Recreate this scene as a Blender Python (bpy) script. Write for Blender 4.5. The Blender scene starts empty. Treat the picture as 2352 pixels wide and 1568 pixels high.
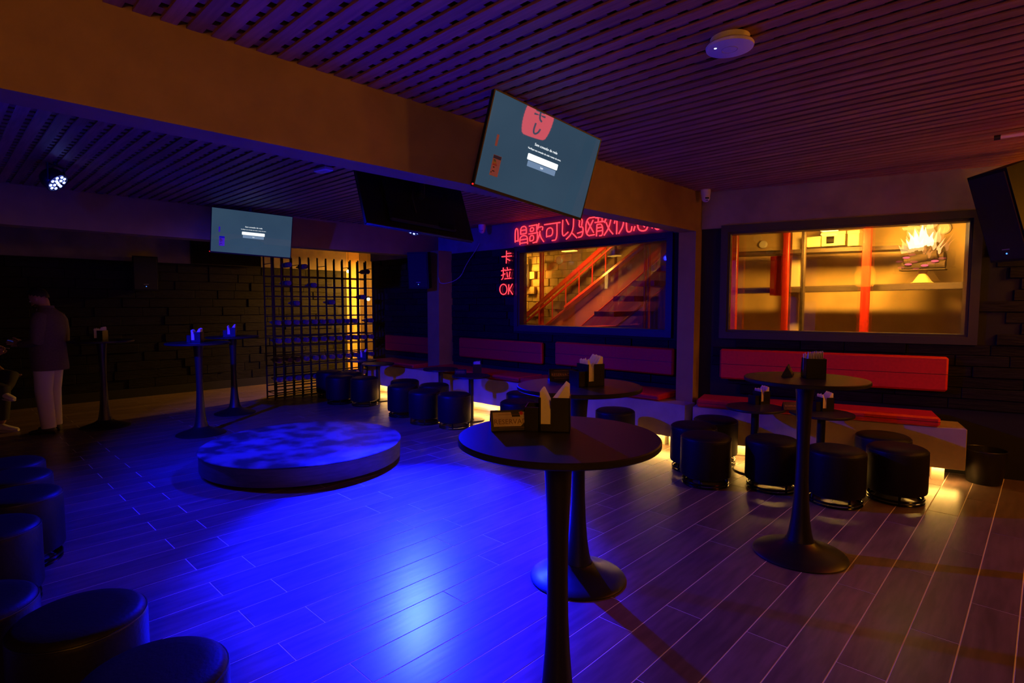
import bpy, math, random
from math import sin, cos, pi, radians as R
from mathutils import Vector, Matrix

random.seed(7)
SC = bpy.context.scene
COL = SC.collection

# ------------------------------------------------------------------ camera
F_PX, YAW, PITCH, EYE = 1290.0, 0.7635, 0.0661, 1.55
cam_d = bpy.data.cameras.new('camera')
cam_d.sensor_width = 36.0
cam_d.lens = 36.0 * F_PX / 2352.0
cam_d.clip_start = 0.02
cam = bpy.data.objects.new('camera', cam_d)
COL.objects.link(cam)
cam.location = (0, 0, EYE)
cam.rotation_euler = (pi / 2 - PITCH, 0, YAW)
SC.camera = cam

# ------------------------------------------------------------------ world, exposure
world = bpy.data.worlds.new('world')
SC.world = world
world.use_nodes = True
world.node_tree.nodes['Background'].inputs[0].default_value = (0.5, 0.35, 0.6, 1)
world.node_tree.nodes['Background'].inputs[1].default_value = 0.0005
vs = SC.view_settings
vs.view_transform = 'Standard'
vs.look = 'None'
vs.exposure = 0.0
vs.gamma = 1.0
vs.use_curve_mapping = False
SC.cycles.use_denoising = True
SC.cycles.max_bounces = 7
SC.cycles.diffuse_bounces = 3
SC.cycles.glossy_bounces = 3
SC.cycles.sample_clamp_indirect = 4.0
SC.cycles.caustics_reflective = True
SC.cycles.caustics_refractive = False

# light levels used by the lamp builders below
BLUE = (0.0018, 0.0042, 1.0)
AMBER = (1.0, 0.33, 0.016)
LED_WARM = (1.0, 0.52, 0.10)
WARM = (1.0, 0.47, 0.05)
PAR_MAIN_W, PAR_CORE_W, PAR_SIDE_W = 1700.0, 32000.0, 900.0
LANTERN_GLOW = 38.0
STAIR_W, ROOM_W, PASSAGE_W = 62.0, 125.0, 240.0
LED_STRIP = 125.0


# ------------------------------------------------------------------ view rays used for measuring
_fw = Vector((-sin(YAW) * cos(PITCH), cos(YAW) * cos(PITCH), -sin(PITCH)))
_rt = Vector((cos(YAW), sin(YAW), 0))
_up = _rt.cross(_fw)
_eye = Vector((0, 0, EYE))


def ray(x, y):
    return _fw + _rt * ((x - 1176) / F_PX) - _up * ((y - 784) / F_PX)


def on_z(x, y, z=0.0):
    r = ray(x, y)
    return _eye + r * ((z - EYE) / r.z)


def on_x(x, y, X):
    r = ray(x, y)
    return _eye + r * (X / r.x)


def on_y(x, y, Y):
    r = ray(x, y)
    return _eye + r * (Y / r.y)


# ------------------------------------------------------------------ materials
MATS = {}


def mat(name, col, rough=0.6, metal=0.0, emit=None, estr=0.0, col2=None, scale=8.0, bump=0.0,
        spec=0.5, stretch=None, detail=4.0, trans=0.0, alpha=1.0, rnd=0.0, ramp=(0.35, 0.65)):
    if name in MATS:
        return MATS[name]
    m = bpy.data.materials.new(name)
    m.use_nodes = True
    nt = m.node_tree
    b = nt.nodes['Principled BSDF']
    b.inputs['Base Color'].default_value = (*col, 1)
    b.inputs['Roughness'].default_value = rough
    b.inputs['Metallic'].default_value = metal
    b.inputs['Specular IOR Level'].default_value = spec
    b.inputs['Transmission Weight'].default_value = trans
    b.inputs['Alpha'].default_value = alpha
    if emit:
        b.inputs['Emission Color'].default_value = (*emit, 1)
        b.inputs['Emission Strength'].default_value = estr
    if col2 or bump:
        tc = nt.nodes.new('ShaderNodeTexCoord')
        mp = nt.nodes.new('ShaderNodeMapping')
        if stretch:
            mp.inputs['Scale'].default_value = stretch
        nt.links.new(tc.outputs['Object'], mp.inputs['Vector'])
        nz = nt.nodes.new('ShaderNodeTexNoise')
        nz.inputs['Scale'].default_value = scale
        nz.inputs['Detail'].default_value = detail
        vec = mp.outputs['Vector']
        if rnd:
            oi = nt.nodes.new('ShaderNodeObjectInfo')
            sc_ = nt.nodes.new('ShaderNodeVectorMath')
            sc_.operation = 'ADD'
            mu = nt.nodes.new('ShaderNodeMath')
            mu.operation = 'MULTIPLY'
            mu.inputs[1].default_value = 57.0
            nt.links.new(oi.outputs['Random'], mu.inputs[0])
            nt.links.new(vec, sc_.inputs[0])
            nt.links.new(mu.outputs[0], sc_.inputs[1])
            vec = sc_.outputs[0]
        nt.links.new(vec, nz.inputs['Vector'])
        if col2:
            rp = nt.nodes.new('ShaderNodeValToRGB')
            rp.color_ramp.elements[0].color = (*col, 1)
            rp.color_ramp.elements[1].color = (*col2, 1)
            rp.color_ramp.elements[0].position = ramp[0]
            rp.color_ramp.elements[1].position = ramp[1]
            nt.links.new(nz.outputs['Fac'], rp.inputs['Fac'])
            out = rp.outputs['Color']
            if rnd:
                hv = nt.nodes.new('ShaderNodeHueSaturation')
                ma = nt.nodes.new('ShaderNodeMapRange')
                ma.inputs['To Min'].default_value = 1.0 - rnd
                ma.inputs['To Max'].default_value = 1.0 + rnd
                nt.links.new(oi.outputs['Random'], ma.inputs['Value'])
                nt.links.new(ma.outputs[0], hv.inputs['Value'])
                nt.links.new(out, hv.inputs['Color'])
                out = hv.outputs['Color']
            nt.links.new(out, b.inputs['Base Color'])
        if bump:
            bp = nt.nodes.new('ShaderNodeBump')
            bp.inputs['Strength'].default_value = bump
            bp.inputs['Distance'].default_value = 0.01
            nt.links.new(nz.outputs['Fac'], bp.inputs['Height'])
            nt.links.new(bp.outputs['Normal'], b.inputs['Normal'])
    MATS[name] = m
    return m


def emitter(name, col, strength):
    if name in MATS:
        return MATS[name]
    m = bpy.data.materials.new(name)
    m.use_nodes = True
    nt = m.node_tree
    nt.nodes.remove(nt.nodes['Principled BSDF'])
    e = nt.nodes.new('ShaderNodeEmission')
    e.inputs[0].default_value = (*col, 1)
    e.inputs[1].default_value = strength
    nt.links.new(e.outputs[0], nt.nodes['Material Output'].inputs['Surface'])
    MATS[name] = m
    return m


plank_m = mat('wood look porcelain', (0.105, 0.068, 0.066), 0.30, col2=(0.17, 0.11, 0.105), scale=3.0, stretch=(9, 1.2, 9), bump=0.04, rnd=0.16, detail=6, spec=0.4)
grout_m = mat('pale grout', (0.80, 0.74, 0.70), 0.8)
slat_m = mat('ceiling timber', (0.24, 0.10, 0.050), 0.55, col2=(0.36, 0.16, 0.085), scale=4, stretch=(1, 12, 12), rnd=0.22)
void_m = mat('black ceiling void', (0.004, 0.004, 0.004), 0.9)
plaster_m = mat('grey brown plaster', (0.17, 0.14, 0.12), 0.75, col2=(0.24, 0.20, 0.17), scale=3.5, bump=0.05)
beam_m = mat('painted beam', (0.31, 0.21, 0.048), 0.7, col2=(0.365, 0.25, 0.058), scale=5, bump=0.08)
stone_m = mat('black split stone', (0.0025, 0.0025, 0.003), 0.65, col2=(0.009, 0.0085, 0.009), scale=6, stretch=(1.5, 4, 9), bump=0.6, rnd=0.35, spec=0.18)
blackwall_m = mat('black wall backing', (0.003, 0.003, 0.004), 0.8)
frame_m = mat('dark grey window frame', (0.03, 0.028, 0.032), 0.45)
black_m = mat('black powder coat', (0.010, 0.010, 0.010), 0.38)
blacktop_m = mat('black laminate', (0.014, 0.013, 0.013), 0.42, col2=(0.018, 0.017, 0.017), scale=90, bump=0.02, spec=0.28)
edge_m = mat('table edge', (0.022, 0.02, 0.02), 0.5)
leather_m = mat('black leather', (0.008, 0.007, 0.008), 0.50, col2=(0.011, 0.010, 0.011), scale=70, bump=0.12, spec=0.22)
piping_m = mat('black piping', (0.006, 0.006, 0.006), 0.45)
metal_m = mat('black gloss metal', (0.02, 0.02, 0.02), 0.18, metal=0.8)
red_m = mat('red upholstery', (0.60, 0.006, 0.008), 0.62, col2=(0.68, 0.008, 0.010), scale=40, bump=0.05)
bench_m = mat('concrete bench', (0.34, 0.29, 0.24), 0.7, col2=(0.42, 0.36, 0.30), scale=4, bump=0.05)
paper_m = mat('paper napkin', (0.90, 0.84, 0.78), 0.85)
card_m = mat('black card', (0.008, 0.008, 0.008), 0.35)
wood_card_m = mat('printed wood panel', (0.50, 0.38, 0.20), 0.6, col2=(0.62, 0.50, 0.28), scale=9, stretch=(2, 14, 2))
gold_m = mat('gold lettering', (0.42, 0.22, 0.06), 0.5)
brownink_m = mat('brown lettering', (0.20, 0.10, 0.03), 0.6)
redsteel_m = mat('red painted steel', (0.42, 0.022, 0.010), 0.32)
white_m = mat('white plastic', (0.62, 0.60, 0.60), 0.45)
darklens_m = mat('black lens', (0.004, 0.004, 0.004), 0.1)
brick_m = mat('ochre stair wall brick', (0.34, 0.23, 0.09), 0.8, col2=(0.46, 0.32, 0.13), scale=5, bump=0.2, rnd=0.2)
ochre_m = mat('ochre plaster', (0.40, 0.27, 0.12), 0.8, col2=(0.50, 0.34, 0.15), scale=3)
cream_m = mat('cream board', (0.62, 0.50, 0.30), 0.7)
brown_m = mat('dark brown timber', (0.035, 0.02, 0.014), 0.6, col2=(0.055, 0.032, 0.02), scale=6, stretch=(1, 8, 8))
glass_m = mat('window glass', (1, 1, 1), 0.02, trans=1.0, alpha=0.16, spec=0.4)
stage_m = mat('stage top', (0.02, 0.02, 0.022), 0.42, col2=(0.13, 0.125, 0.125), scale=4.5, detail=10, bump=0.15, ramp=(0.42, 0.60))
stage_side_m = mat('stage side', (0.045, 0.04, 0.038), 0.55, col2=(0.07, 0.062, 0.058), scale=8, stretch=(1, 1, 6))
bezel_m = mat('tv bezel', (0.006, 0.005, 0.005), 0.35, spec=0.3)
skin_m = mat('skin', (0.36, 0.19, 0.13), 0.55)
hair_m = mat('dark hair', (0.010, 0.007, 0.006), 0.6)
jacket_m = mat('brown tweed', (0.09, 0.065, 0.06), 0.85, col2=(0.12, 0.085, 0.075), scale=60)
trouser_m = mat('pale chino', (0.52, 0.45, 0.46), 0.85)
darkcloth_m = mat('dark cloth', (0.03, 0.026, 0.022), 0.85)
shoe_m = mat('dark leather shoe', (0.02, 0.015, 0.012), 0.45)
whiteshoe_m = mat('white trainer', (0.62, 0.56, 0.54), 0.6)
bottle_m = mat('dark bottle glass', (0.13, 0.085, 0.11), 0.30)
foil_m = mat('bottle foil', (0.30, 0.20, 0.15), 0.38, metal=0.3)
log_m = mat('charred log', (0.012, 0.007, 0.005), 0.85, col2=(0.045, 0.022, 0.013), scale=7, stretch=(1, 6, 6), bump=0.5)


# ------------------------------------------------------------------ geometry helpers: every one returns (verts, faces)
def join(*gs):
    V, Fc = [], []
    for v, f in gs:
        n = len(V)
        V += [tuple(p) for p in v]
        Fc += [tuple(i + n for i in q) for q in f]
    return V, Fc


def xf(g, mtx):
    return [tuple(mtx @ Vector(p)) for p in g[0]], g[1]


def mv(g, x=0, y=0, z=0):
    return [(p[0] + x, p[1] + y, p[2] + z) for p in g[0]], g[1]


def box(x0, x1, y0, y1, z0, z1):
    v = [(x0, y0, z0), (x1, y0, z0), (x1, y1, z0), (x0, y1, z0), (x0, y0, z1), (x1, y0, z1), (x1, y1, z1), (x0, y1, z1)]
    return v, [(3, 2, 1, 0), (4, 5, 6, 7), (0, 1, 5, 4), (1, 2, 6, 5), (2, 3, 7, 6), (3, 0, 4, 7)]


def bevel_box(x0, x1, y0, y1, z0, z1, b):
    """box with chamfered edges"""
    V = []
    for sx, X in ((1, x0), (-1, x1)):
        for sy, Y in ((1, y0), (-1, y1)):
            for sz, Z in ((1, z0), (-1, z1)):
                V += [(X, Y + sy * b, Z + sz * b), (X + sx * b, Y, Z + sz * b), (X + sx * b, Y + sy * b, Z)]
    idx = lambda i, j, k, a: ((i * 2 + j) * 2 + k) * 3 + a
    Fc = []
    for i in (0, 1):
        q = [idx(i, 0, 0, 0), idx(i, 1, 0, 0), idx(i, 1, 1, 0), idx(i, 0, 1, 0)]
        Fc.append(q[::-1] if i == 0 else q)
        q = [idx(0, i, 0, 1), idx(1, i, 0, 1), idx(1, i, 1, 1), idx(0, i, 1, 1)]
        Fc.append(q if i == 0 else q[::-1])
        q = [idx(0, 0, i, 2), idx(0, 1, i, 2), idx(1, 1, i, 2), idx(1, 0, i, 2)]
        Fc.append(q if i == 0 else q[::-1])
    for i in (0, 1):
        for j in (0, 1):
            Fc.append((idx(i, j, 0, 0), idx(i, j, 0, 1), idx(i, j, 1, 1), idx(i, j, 1, 0)))
            Fc.append((idx(i, 0, j, 0), idx(i, 0, j, 2), idx(i, 1, j, 2), idx(i, 1, j, 0)))
            Fc.append((idx(0, i, j, 1), idx(0, i, j, 2), idx(1, i, j, 2), idx(1, i, j, 1)))
            for k in (0, 1):
                Fc.append((idx(i, j, k, 0), idx(i, j, k, 1), idx(i, j, k, 2)))
    return V, [tuple(f) for f in Fc]


def lathe(prof, n=32, cap=True):
    V, Fc = [], []
    for r, z in prof:
        for k in range(n):
            a = 2 * pi * k / n
            V.append((r * cos(a), r * sin(a), z))
    for i in range(len(prof) - 1):
        for k in range(n):
            a, b = i * n + k, i * n + (k + 1) % n
            Fc.append((a, b, b + n, a + n))
    if cap:
        Fc.append(tuple(range(n))[::-1])
        Fc.append(tuple(range((len(prof) - 1) * n, len(prof) * n)))
    return V, Fc


def tube(pts, r, n=6, closed=False, r2=None):
    P = [Vector(p) for p in pts]
    m = len(P)
    V, Fc = [], []
    ref = None
    for i, p in enumerate(P):
        a = P[(i - 1) % m] if (closed or i > 0) else p
        b = P[(i + 1) % m] if (closed or i < m - 1) else p
        t = (b - a)
        t = t.normalized() if t.length > 1e-9 else Vector((0, 0, 1))
        if ref is None:
            ref = t.orthogonal().normalized()
        u = (ref - t * ref.dot(t))
        u = u.normalized() if u.length > 1e-6 else t.orthogonal().normalized()
        ref = u
        w = t.cross(u)
        rr = r if r2 is None else r + (r2 - r) * i / max(1, m - 1)
        for k in range(n):
            c = 2 * pi * k / n
            V.append(tuple(p + (u * cos(c) + w * sin(c)) * rr))
    for i in range(m if closed else m - 1):
        for k in range(n):
            a, b = i * n + k, i * n + (k + 1) % n
            j = ((i + 1) % m) * n
            Fc.append((a, b, j + (k + 1) % n, j + k))
    if not closed:
        Fc.append(tuple(range(n))[::-1])
        Fc.append(tuple(range((m - 1) * n, m * n)))
    return V, Fc


def ring(R0, r, z, n=32, k=6, cx=0, cy=0):
    return tube([(cx + R0 * cos(2 * pi * i / n), cy + R0 * sin(2 * pi * i / n), z) for i in range(n)], r, k, True)


def prism(poly, axis, a, b):
    """polygon (2-D) extruded along axis x/y/z from a to b"""
    def put(p, t):
        return {'x': (t, p[0], p[1]), 'y': (p[0], t, p[1]), 'z': (p[0], p[1], t)}[axis]
    n = len(poly)
    V = [put(p, a) for p in poly] + [put(p, b) for p in poly]
    Fc = [tuple(range(n))[::-1], tuple(range(n, 2 * n))] + [(i, (i + 1) % n, n + (i + 1) % n, n + i) for i in range(n)]
    return V, Fc


def sphere(r, n=16, m=10, sx=1, sy=1, sz=1):
    V, Fc = lathe([(max(r * sin(pi * i / m), r * 0.002), -r * cos(pi * i / m)) for i in range(m + 1)], n)
    return [(p[0] * sx, p[1] * sy, p[2] * sz) for p in V], Fc


def mesh(name, g, m=None, smooth=False):
    me = bpy.data.meshes.new(name)
    me.from_pydata([tuple(p) for p in g[0]], [], g[1])
    me.update()
    if m:
        me.materials.append(m)
    if smooth:
        me.polygons.foreach_set('use_smooth', [True] * len(me.polygons))
        try:
            me.set_sharp_from_angle(angle=R(40))
        except Exception:
            pass
    return me


def link(name, data, parent=None, loc=None, rot=None):
    o = bpy.data.objects.new(name, data)
    COL.objects.link(o)
    if parent:
        o.parent = parent
    if loc is not None:
        o.location = loc
    if rot is not None:
        o.rotation_euler = rot
    return o


def part(name, g, m, parent=None, smooth=False, loc=None, rot=None, label=None):
    o = link(name, mesh(name, g, m, smooth), parent, loc, rot)
    if label:
        o['label'] = label
    return o


def tag(o, label, cat, group=None):
    o['label'] = label
    o['category'] = cat
    if group:
        o['group'] = group
    return o


def thing(name, label, cat, loc=(0, 0, 0), rotz=0.0, group=None):
    o = bpy.data.objects.new(name, None)
    o.empty_display_size = 0.1
    COL.objects.link(o)
    o.location = loc
    o.rotation_euler = (0, 0, rotz)
    return tag(o, label, cat, group)


def struct(name, g, m, parent=None, loc=None, rot=None, smooth=False):
    o = part(name, g, m, parent, smooth, loc, rot)
    if not parent:
        o['kind'] = 'structure'
    return o


def copy_tree(src, loc=None, rotz=None, label=None, group=None, parent=None):
    c = src.copy()
    COL.objects.link(c)
    c.parent = parent
    if loc is not None:
        c.location = loc
    if rotz is not None:
        c.rotation_euler = (0, 0, rotz)
    if label:
        c['label'] = label
    if group:
        c['group'] = group
    for ch in list(src.children):
        copy_tree(ch, parent=c)
    return c


def text_geom(s, size, extrude=0.0008, align='CENTER'):
    cu = bpy.data.curves.new('lettering', 'FONT')
    cu.body = s
    cu.size = size
    cu.extrude = extrude
    cu.align_x = align
    cu.align_y = 'CENTER'
    cu.resolution_u = 2
    ob = bpy.data.objects.new('lettering', cu)
    COL.objects.link(ob)
    dg = bpy.context.evaluated_depsgraph_get()
    ev = ob.evaluated_get(dg)
    me = ev.to_mesh()
    g = ([tuple(v.co) for v in me.vertices], [tuple(p.vertices) for p in me.polygons])
    ev.to_mesh_clear()
    bpy.data.objects.remove(ob)
    bpy.data.curves.remove(cu)
    return g


def lamp(name, kind, loc, energy, col, parent=None, **kw):
    d = bpy.data.lights.new(name, kind)
    d.energy = energy
    d.color = col
    for k, v in kw.items():
        setattr(d, k, v)
    o = link(name, d, parent, loc)
    return o


def aim(o, target):
    d = Vector(target) - o.location
    o.rotation_euler = d.to_track_quat('-Z', 'Y').to_euler()


# =================================================================== SETTING
CEIL = 2.75
BX0, BX1 = -2.97, -2.78        # first ceiling beam
B2X0, B2X1 = -7.80, -7.55      # second ceiling beam
BEAM_Z = 2.33
Y_FAR = 6.10
X_LEFT = -11.0
RW_O, RW_A = Vector((-2.74, 5.90, 0)), math.atan(0.27)   # right part of the window wall

# ---- floor: slab of grout with porcelain planks set on it
floor = struct('floor', box(-12.5, 4.0, -3.5, 9.0, -0.12, -0.0015), grout_m)
xl = [-2.491]
while xl[0] > -11.0:
    xl.insert(0, xl[0] - 0.2095)
xl += [-2.307, -2.123, -1.939, -1.749, -1.555, -1.365, -1.173, -0.974, -0.790, -0.605, -0.418, -0.2295] + [-0.04 + 0.19 * k for k in range(17)]
PL = 1.25
mesh_cache = {}
planks = []
for i in range(len(xl) - 1):
    x0, x1 = xl[i], xl[i + 1]
    typ = (len(xl) - i) % 2
    k_from_a = round((x1 + 2.491) / 0.2095)
    if x1 < -2.4:
        off = 1.283 if k_from_a % 2 == 0 else 1.03
    elif x1 > -2.0:
        off = {-1.749: 0.98, -1.365: 1.0, -1.173: 1.33, -0.974: 0.72, -0.79: 1.38, -0.605: 0.95, -0.418: 1.42, -0.2295: 0.70}.get(x1, 1.2)
    else:
        off = 0.62 if x1 > -2.2 else 1.05
    y = off - 4 * PL
    y_lo, y_hi = (-3.3 if x1 > -3.0 else -0.6), (7.25 if x1 < -9.3 else 6.25 if x1 < -3.0 else 7.6)
    while y < y_hi:
        a, b = max(y, y_lo), min(y + PL, y_hi)
        if b - a > 0.05:
            wx, ly = round(x1 - x0 - 0.0062, 4), round(b - a - 0.0062, 3)
            planks.append(((x0 + x1) / 2, (a + b) / 2, wx, ly))
        y += PL

# the 298 planks that show largest are single pieces, the rest (far, or beside and behind the camera) one part
planks.sort(key=lambda p: (p[0] > 0.1 or p[1] + p[3] / 2 < 0.1, p[0] ** 2 + p[1] ** 2))
for px_, py_, wx, ly in planks[:298]:
    if (wx, ly) not in mesh_cache:
        mesh_cache[(wx, ly)] = mesh('plank', box(-wx / 2, wx / 2, -ly / 2, ly / 2, -0.0015, 0.0), plank_m)
    link('plank', mesh_cache[(wx, ly)], floor, (px_, py_, 0))
far_planks = part('far_planks', join(*[box(px_ - wx / 2, px_ + wx / 2, py_ - ly / 2, py_ + ly / 2, -0.0015, 0.0) for px_, py_, wx, ly in planks[298:]]), plank_m, floor)
far_planks['kind'] = 'stuff'

# ---- ceiling: dark slab, battens and timber slats hanging below it
ceiling = struct('ceiling', box(-12.5, 4.0, -3.5, 9.0, 3.05, 3.15), void_m)


def slat_field(x0, x1, y0, y1, zoff=0.0):
    sm = mesh('slat', box(-(x1 - x0) / 2, (x1 - x0) / 2, -0.0320, 0.0320, 0.0, 0.012), slat_m)
    n = int((y1 - y0) / 0.1)
    for k in range(n):
        y = 1.48 + 0.1 * (k + math.ceil((y0 - 1.48) / 0.1))
        if y > y1 - 0.03:
            break
        link('slat', sm, ceiling, ((x0 + x1) / 2, y, CEIL))
    bm_ = mesh('batten', box(-0.031, 0.031, -(y1 - y0) / 2, (y1 - y0) / 2, 0.012, 0.036), slat_m)
    x = -2.02 - 0.0535
    while x > x0 + 0.03:
        x -= 0.1073
    x += 0.1073
    while x < x1 - 0.03:
        link('batten', bm_, ceiling, (x, (y0 + y1) / 2, CEIL))
        x += 0.1073


slat_field(BX1, 1.60, 0.1, 6.95)
slat_field(B2X1, BX0, 0.1, Y_FAR - 0.02)
struct('ceiling_panel', box(X_LEFT, B2X0, -3.5, 8.0, CEIL, CEIL + 0.05), mat('dark ceiling board', (0.03, 0.025, 0.022), 0.8))
struct('ceiling_board', box(BX1, 4.0, -3.5, 0.08, CEIL, CEIL + 0.05), mat('dark ceiling board', (0.03, 0.025, 0.022), 0.8))

# ---- beams and pillars
struct('ceiling_beam', box(BX0, BX1, -3.4, 6.0, BEAM_Z, 2.90), beam_m)
struct('ceiling_beam', box(B2X0, B2X1, -3.4, Y_FAR, 2.345, 2.90), beam_m)
struct('pillar', box(BX0 - 0.005, BX1 + 0.002, 5.75, 6.14, 0.0, BEAM_Z), beam_m)
struct('pillar', box(-7.50, -7.20, 5.80, Y_FAR, 0.0, 2.42), beam_m)


# ---- walls with window openings (local x along the wall, -y into the room)
def wall_with_hole(name, o, ang, length, hole, ztop, band, x_start=0.0, skirt=0.0, seed=1, stone_rows=True, course=0.098):
    h0, h1, z0, z1 = hole if hole else (0, 0, 0, 0)
    t = 0.16
    gs = []
    if hole:
        gs = [box(x_start, h0, 0, t, 0, band), box(h1, length, 0, t, 0, band), box(h0, h1, 0, t, 0, z0), box(h0, h1, 0, t, z1, band)]
    else:
        gs = [box(x_start, length, 0, t, 0, band)]
    w = struct(name, join(*gs), blackwall_m, loc=o, rot=(0, 0, ang))
    p = part('plaster_band', box(x_start, length, -0.02, t, band, ztop), plaster_m, w)
    rng = random.Random(seed)
    z = skirt
    shapes = []
    for L in (0.28, 0.38, 0.5, 0.62):
        for d in (0.012, 0.022, 0.03):
            shapes.append((L, mesh('stone', bevel_box(0.002, L - 0.002, -d, 0.002, 0.002, course - 0.002, 0.004), stone_m)))
    row = 0
    while z + course * 0.6 < band:
        x = x_start - rng.random() * 0.3
        while x < length:
            L, sm = rng.choice(shapes)
            a, b = x, x + L
            x = b
            if a < x_start - 0.001 or b > length + 0.02:
                continue
            zz0, zz1 = z, z + course
            if hole and zz1 > z0 - 0.03 and zz0 < z1 + 0.06 and b > h0 - 0.02 and a < h1 + 0.02:
                continue
            if zz1 > band + 0.01:
                continue
            link('stone', sm, w, (a, 0, zz0))
        z += course
    return w


wall_right = wall_with_hole('wall_right', RW_O, RW_A, 4.6, (0.235, 2.285, 1.255, 2.315), 3.05, 2.36, x_start=-0.04, skirt=0.60, seed=3)
wall_far = wall_with_hole('wall_far', Vector((-9.2, Y_FAR, 0)), 0.0, 6.36, (3.50, 5.915, 1.225, 2.325), 3.05, 2.385, seed=5, skirt=0.60, course=0.105, x_start=-0.45)
wall_left = wall_with_hole('wall_left', Vector((X_LEFT, -3.4, 0)), pi / 2, 9.72, None, 3.05, 2.26, seed=9, skirt=0.15, course=0.150, x_start=3.6)
part('lower_wall', box(0, 3.6, 0, 0.16, 0, 3.05), blackwall_m, wall_left)
part('skirting', box(3.6, 9.72, -0.03, 0.0, 0.0, 0.15), blackwall_m, wall_left)
struct('wall_passage', join(box(-11.16, -9.2, 8.2, 8.3, 0, 3.05), box(-9.65, -9.50, 6.26, 8.3, 0, 3.05), box(-11.16, -10.99, 6.32, 6.64, 0, 3.05)), ochre_m)
struct('wall_passage_dim', box(-11.16, -10.98, 6.64, 8.2, 0, 3.05), brown_m)  # dark brown puts the shade of this dimmer wall stretch into its colour
dim_m = mat('dark brown wall paint', (0.07, 0.05, 0.04), 0.8)
struct('wall_back', box(-11.2, 4.0, -3.5, -3.4, 0, 3.05), dim_m)
struct('wall_side', box(3.9, 4.0, -3.4, 8.0, 0, 3.05), dim_m)


# ---- windows
def window(name, parent_wall_o, ang, h0, h1, z0, z1, frame=0.07):
    w = link(name, None, None, parent_wall_o, (0, 0, ang))
    w['kind'] = 'structure'
    f = frame
    part('window_frame', join(
        box(h0 - f, h1 + f, -0.035, 0.01, z1, z1 + f), box(h0 - f, h1 + f, -0.035, 0.01, z0 - f, z0),
        box(h0 - f, h0, -0.035, 0.01, z0, z1), box(h1, h1 + f, -0.035, 0.01, z0, z1)), frame_m, w)
    g = 0.022
    part('inner_frame', join(
        box(h0, h1, -0.012, 0.15, z1 - g, z1), box(h0, h1, -0.012, 0.15, z0, z0 + g),
        box(h0, h0 + g, -0.012, 0.15, z0 + g, z1 - g), box(h1 - g, h1, -0.012, 0.15, z0 + g, z1 - g)), frame_m, w)
    part('pane', box(h0 + g, h1 - g, 0.028, 0.034, z0 + g, z1 - g), glass_m, w)
    return w


window('window_1', Vector((-9.2, Y_FAR, 0)), 0.0, 3.50, 5.915, 1.225, 2.325)
window('window_2', RW_O, RW_A, 0.235, 2.285, 1.255, 2.315)

# =================================================================== BEHIND THE WINDOWS
def c1(x, y, Y):
    """point seen through window 1, on the plane Y"""
    return on_y(1130 + 0.19136 * x, 480 + 0.19136 * y, Y)


def slab_y(pts, Y, t):
    """outline of points (all near plane Y) as a plate of thickness t"""
    return prism([(p.x, p.z) for p in pts], 'y', Y, Y + t)


struct('wall_stairwell', join(box(-9.05, -3.55, 8.55, 8.65, 0, 3.05), box(-3.60, -3.50, 6.7, 8.65, 0, 3.05), box(-9.05, -8.95, 6.26, 8.65, 0, 3.05)), ochre_m)
brickwall = struct('wall_brick', box(-8.6, -5.6, 8.46, 8.54, 0.4, 3.0), brick_m)
rng = random.Random(4)
brick_meshes = [mesh('brick', bevel_box(0.004, 0.216, -d, 0.0, 0.004, 0.146, 0.006), brick_m) for d in (0.02, 0.03, 0.05, 0.09)]
for r_ in range(11):
    for c_ in range(13):
        bx = -8.5 + c_ * 0.22 + (0.11 if r_ % 2 else 0)
        if bx + 0.22 < -5.6:
            link('brick', rng.choices(brick_meshes, (5, 4, 3, 2))[0], brickwall, (bx, 8.46, 1.15 + r_ * 0.15))

# staircase
st = thing('staircase', 'red steel staircase with solid side panel seen through the window under the neon sign', 'staircase', (-4.6, 6.9, 0))


def loc_g(g, o):
    return mv(g, -o.location.x, -o.location.y, -o.location.z)


def line_ext(a, b, s0, s1):
    return (a[0] + (b[0] - a[0]) * s0, a[1] + (b[1] - a[1]) * s0), (a[0] + (b[0] - a[0]) * s1, a[1] + (b[1] - a[1]) * s1)


YN, YFR, YR = 6.74, 7.55, 7.9
u0, u1 = line_ext((650, 1390), (1850, 432), -0.35, 1.15)
l0, l1 = line_ext((1080, 1400), (2075, 545), -0.35, 1.15)
part('side_panel', loc_g(slab_y([c1(*u0, YFR), c1(*l0, YFR), c1(*l1, YFR), c1(*u1, YFR)], YFR, 0.03), st), mat('red brown panel', (0.30, 0.075, 0.02), 0.5, col2=(0.36, 0.10, 0.03), scale=4), st)
part('panel_trim', loc_g(tube([c1(*l0, YFR - 0.02), c1(*l1, YFR - 0.02)], 0.018), st), redsteel_m, st)
part('handrail', loc_g(tube([c1(*line_ext((650, 1390), (1850, 432), 0.2, 1.15)[0], YFR - 0.05) + Vector((0, 0, 0.02)), c1(*u1, YFR - 0.05) + Vector((0, 0, 0.02))], 0.05, 8), st), redsteel_m, st, True)
part('panel_rail', loc_g(tube([c1(*u0, YFR - 0.03), c1(*u1, YFR - 0.03)], 0.022), st), redsteel_m, st, True)
n0, n1 = line_ext((1500, 1405), (2075, 930), -0.6, 1.3)
b0, b1 = c1(*l0, YFR - 0.06), c1(*l1, YFR - 0.06)
part('soffit_panel', loc_g(slab_y([b0, b0 - Vector((0, 0, 0.9)), b1 - Vector((0, 0, 0.9)), b1], YFR - 0.04, 0.02), st), mat('maroon panel', (0.13, 0.012, 0.016), 0.5), st)
m0, m1 = line_ext((1850, 1430), (2300, 1060), -0.6, 1.3)
a0, a1 = c1(*n0, YN), c1(*n1, YN)
part('stringer', loc_g(slab_y([a0, Vector((a0.x, YN, a0.z - 0.5)), Vector((a1.x, YN, a0.z - 0.5)), a1], YN, 0.03), st), mat('purple brown stringer', (0.14, 0.06, 0.05), 0.5), st)
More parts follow.
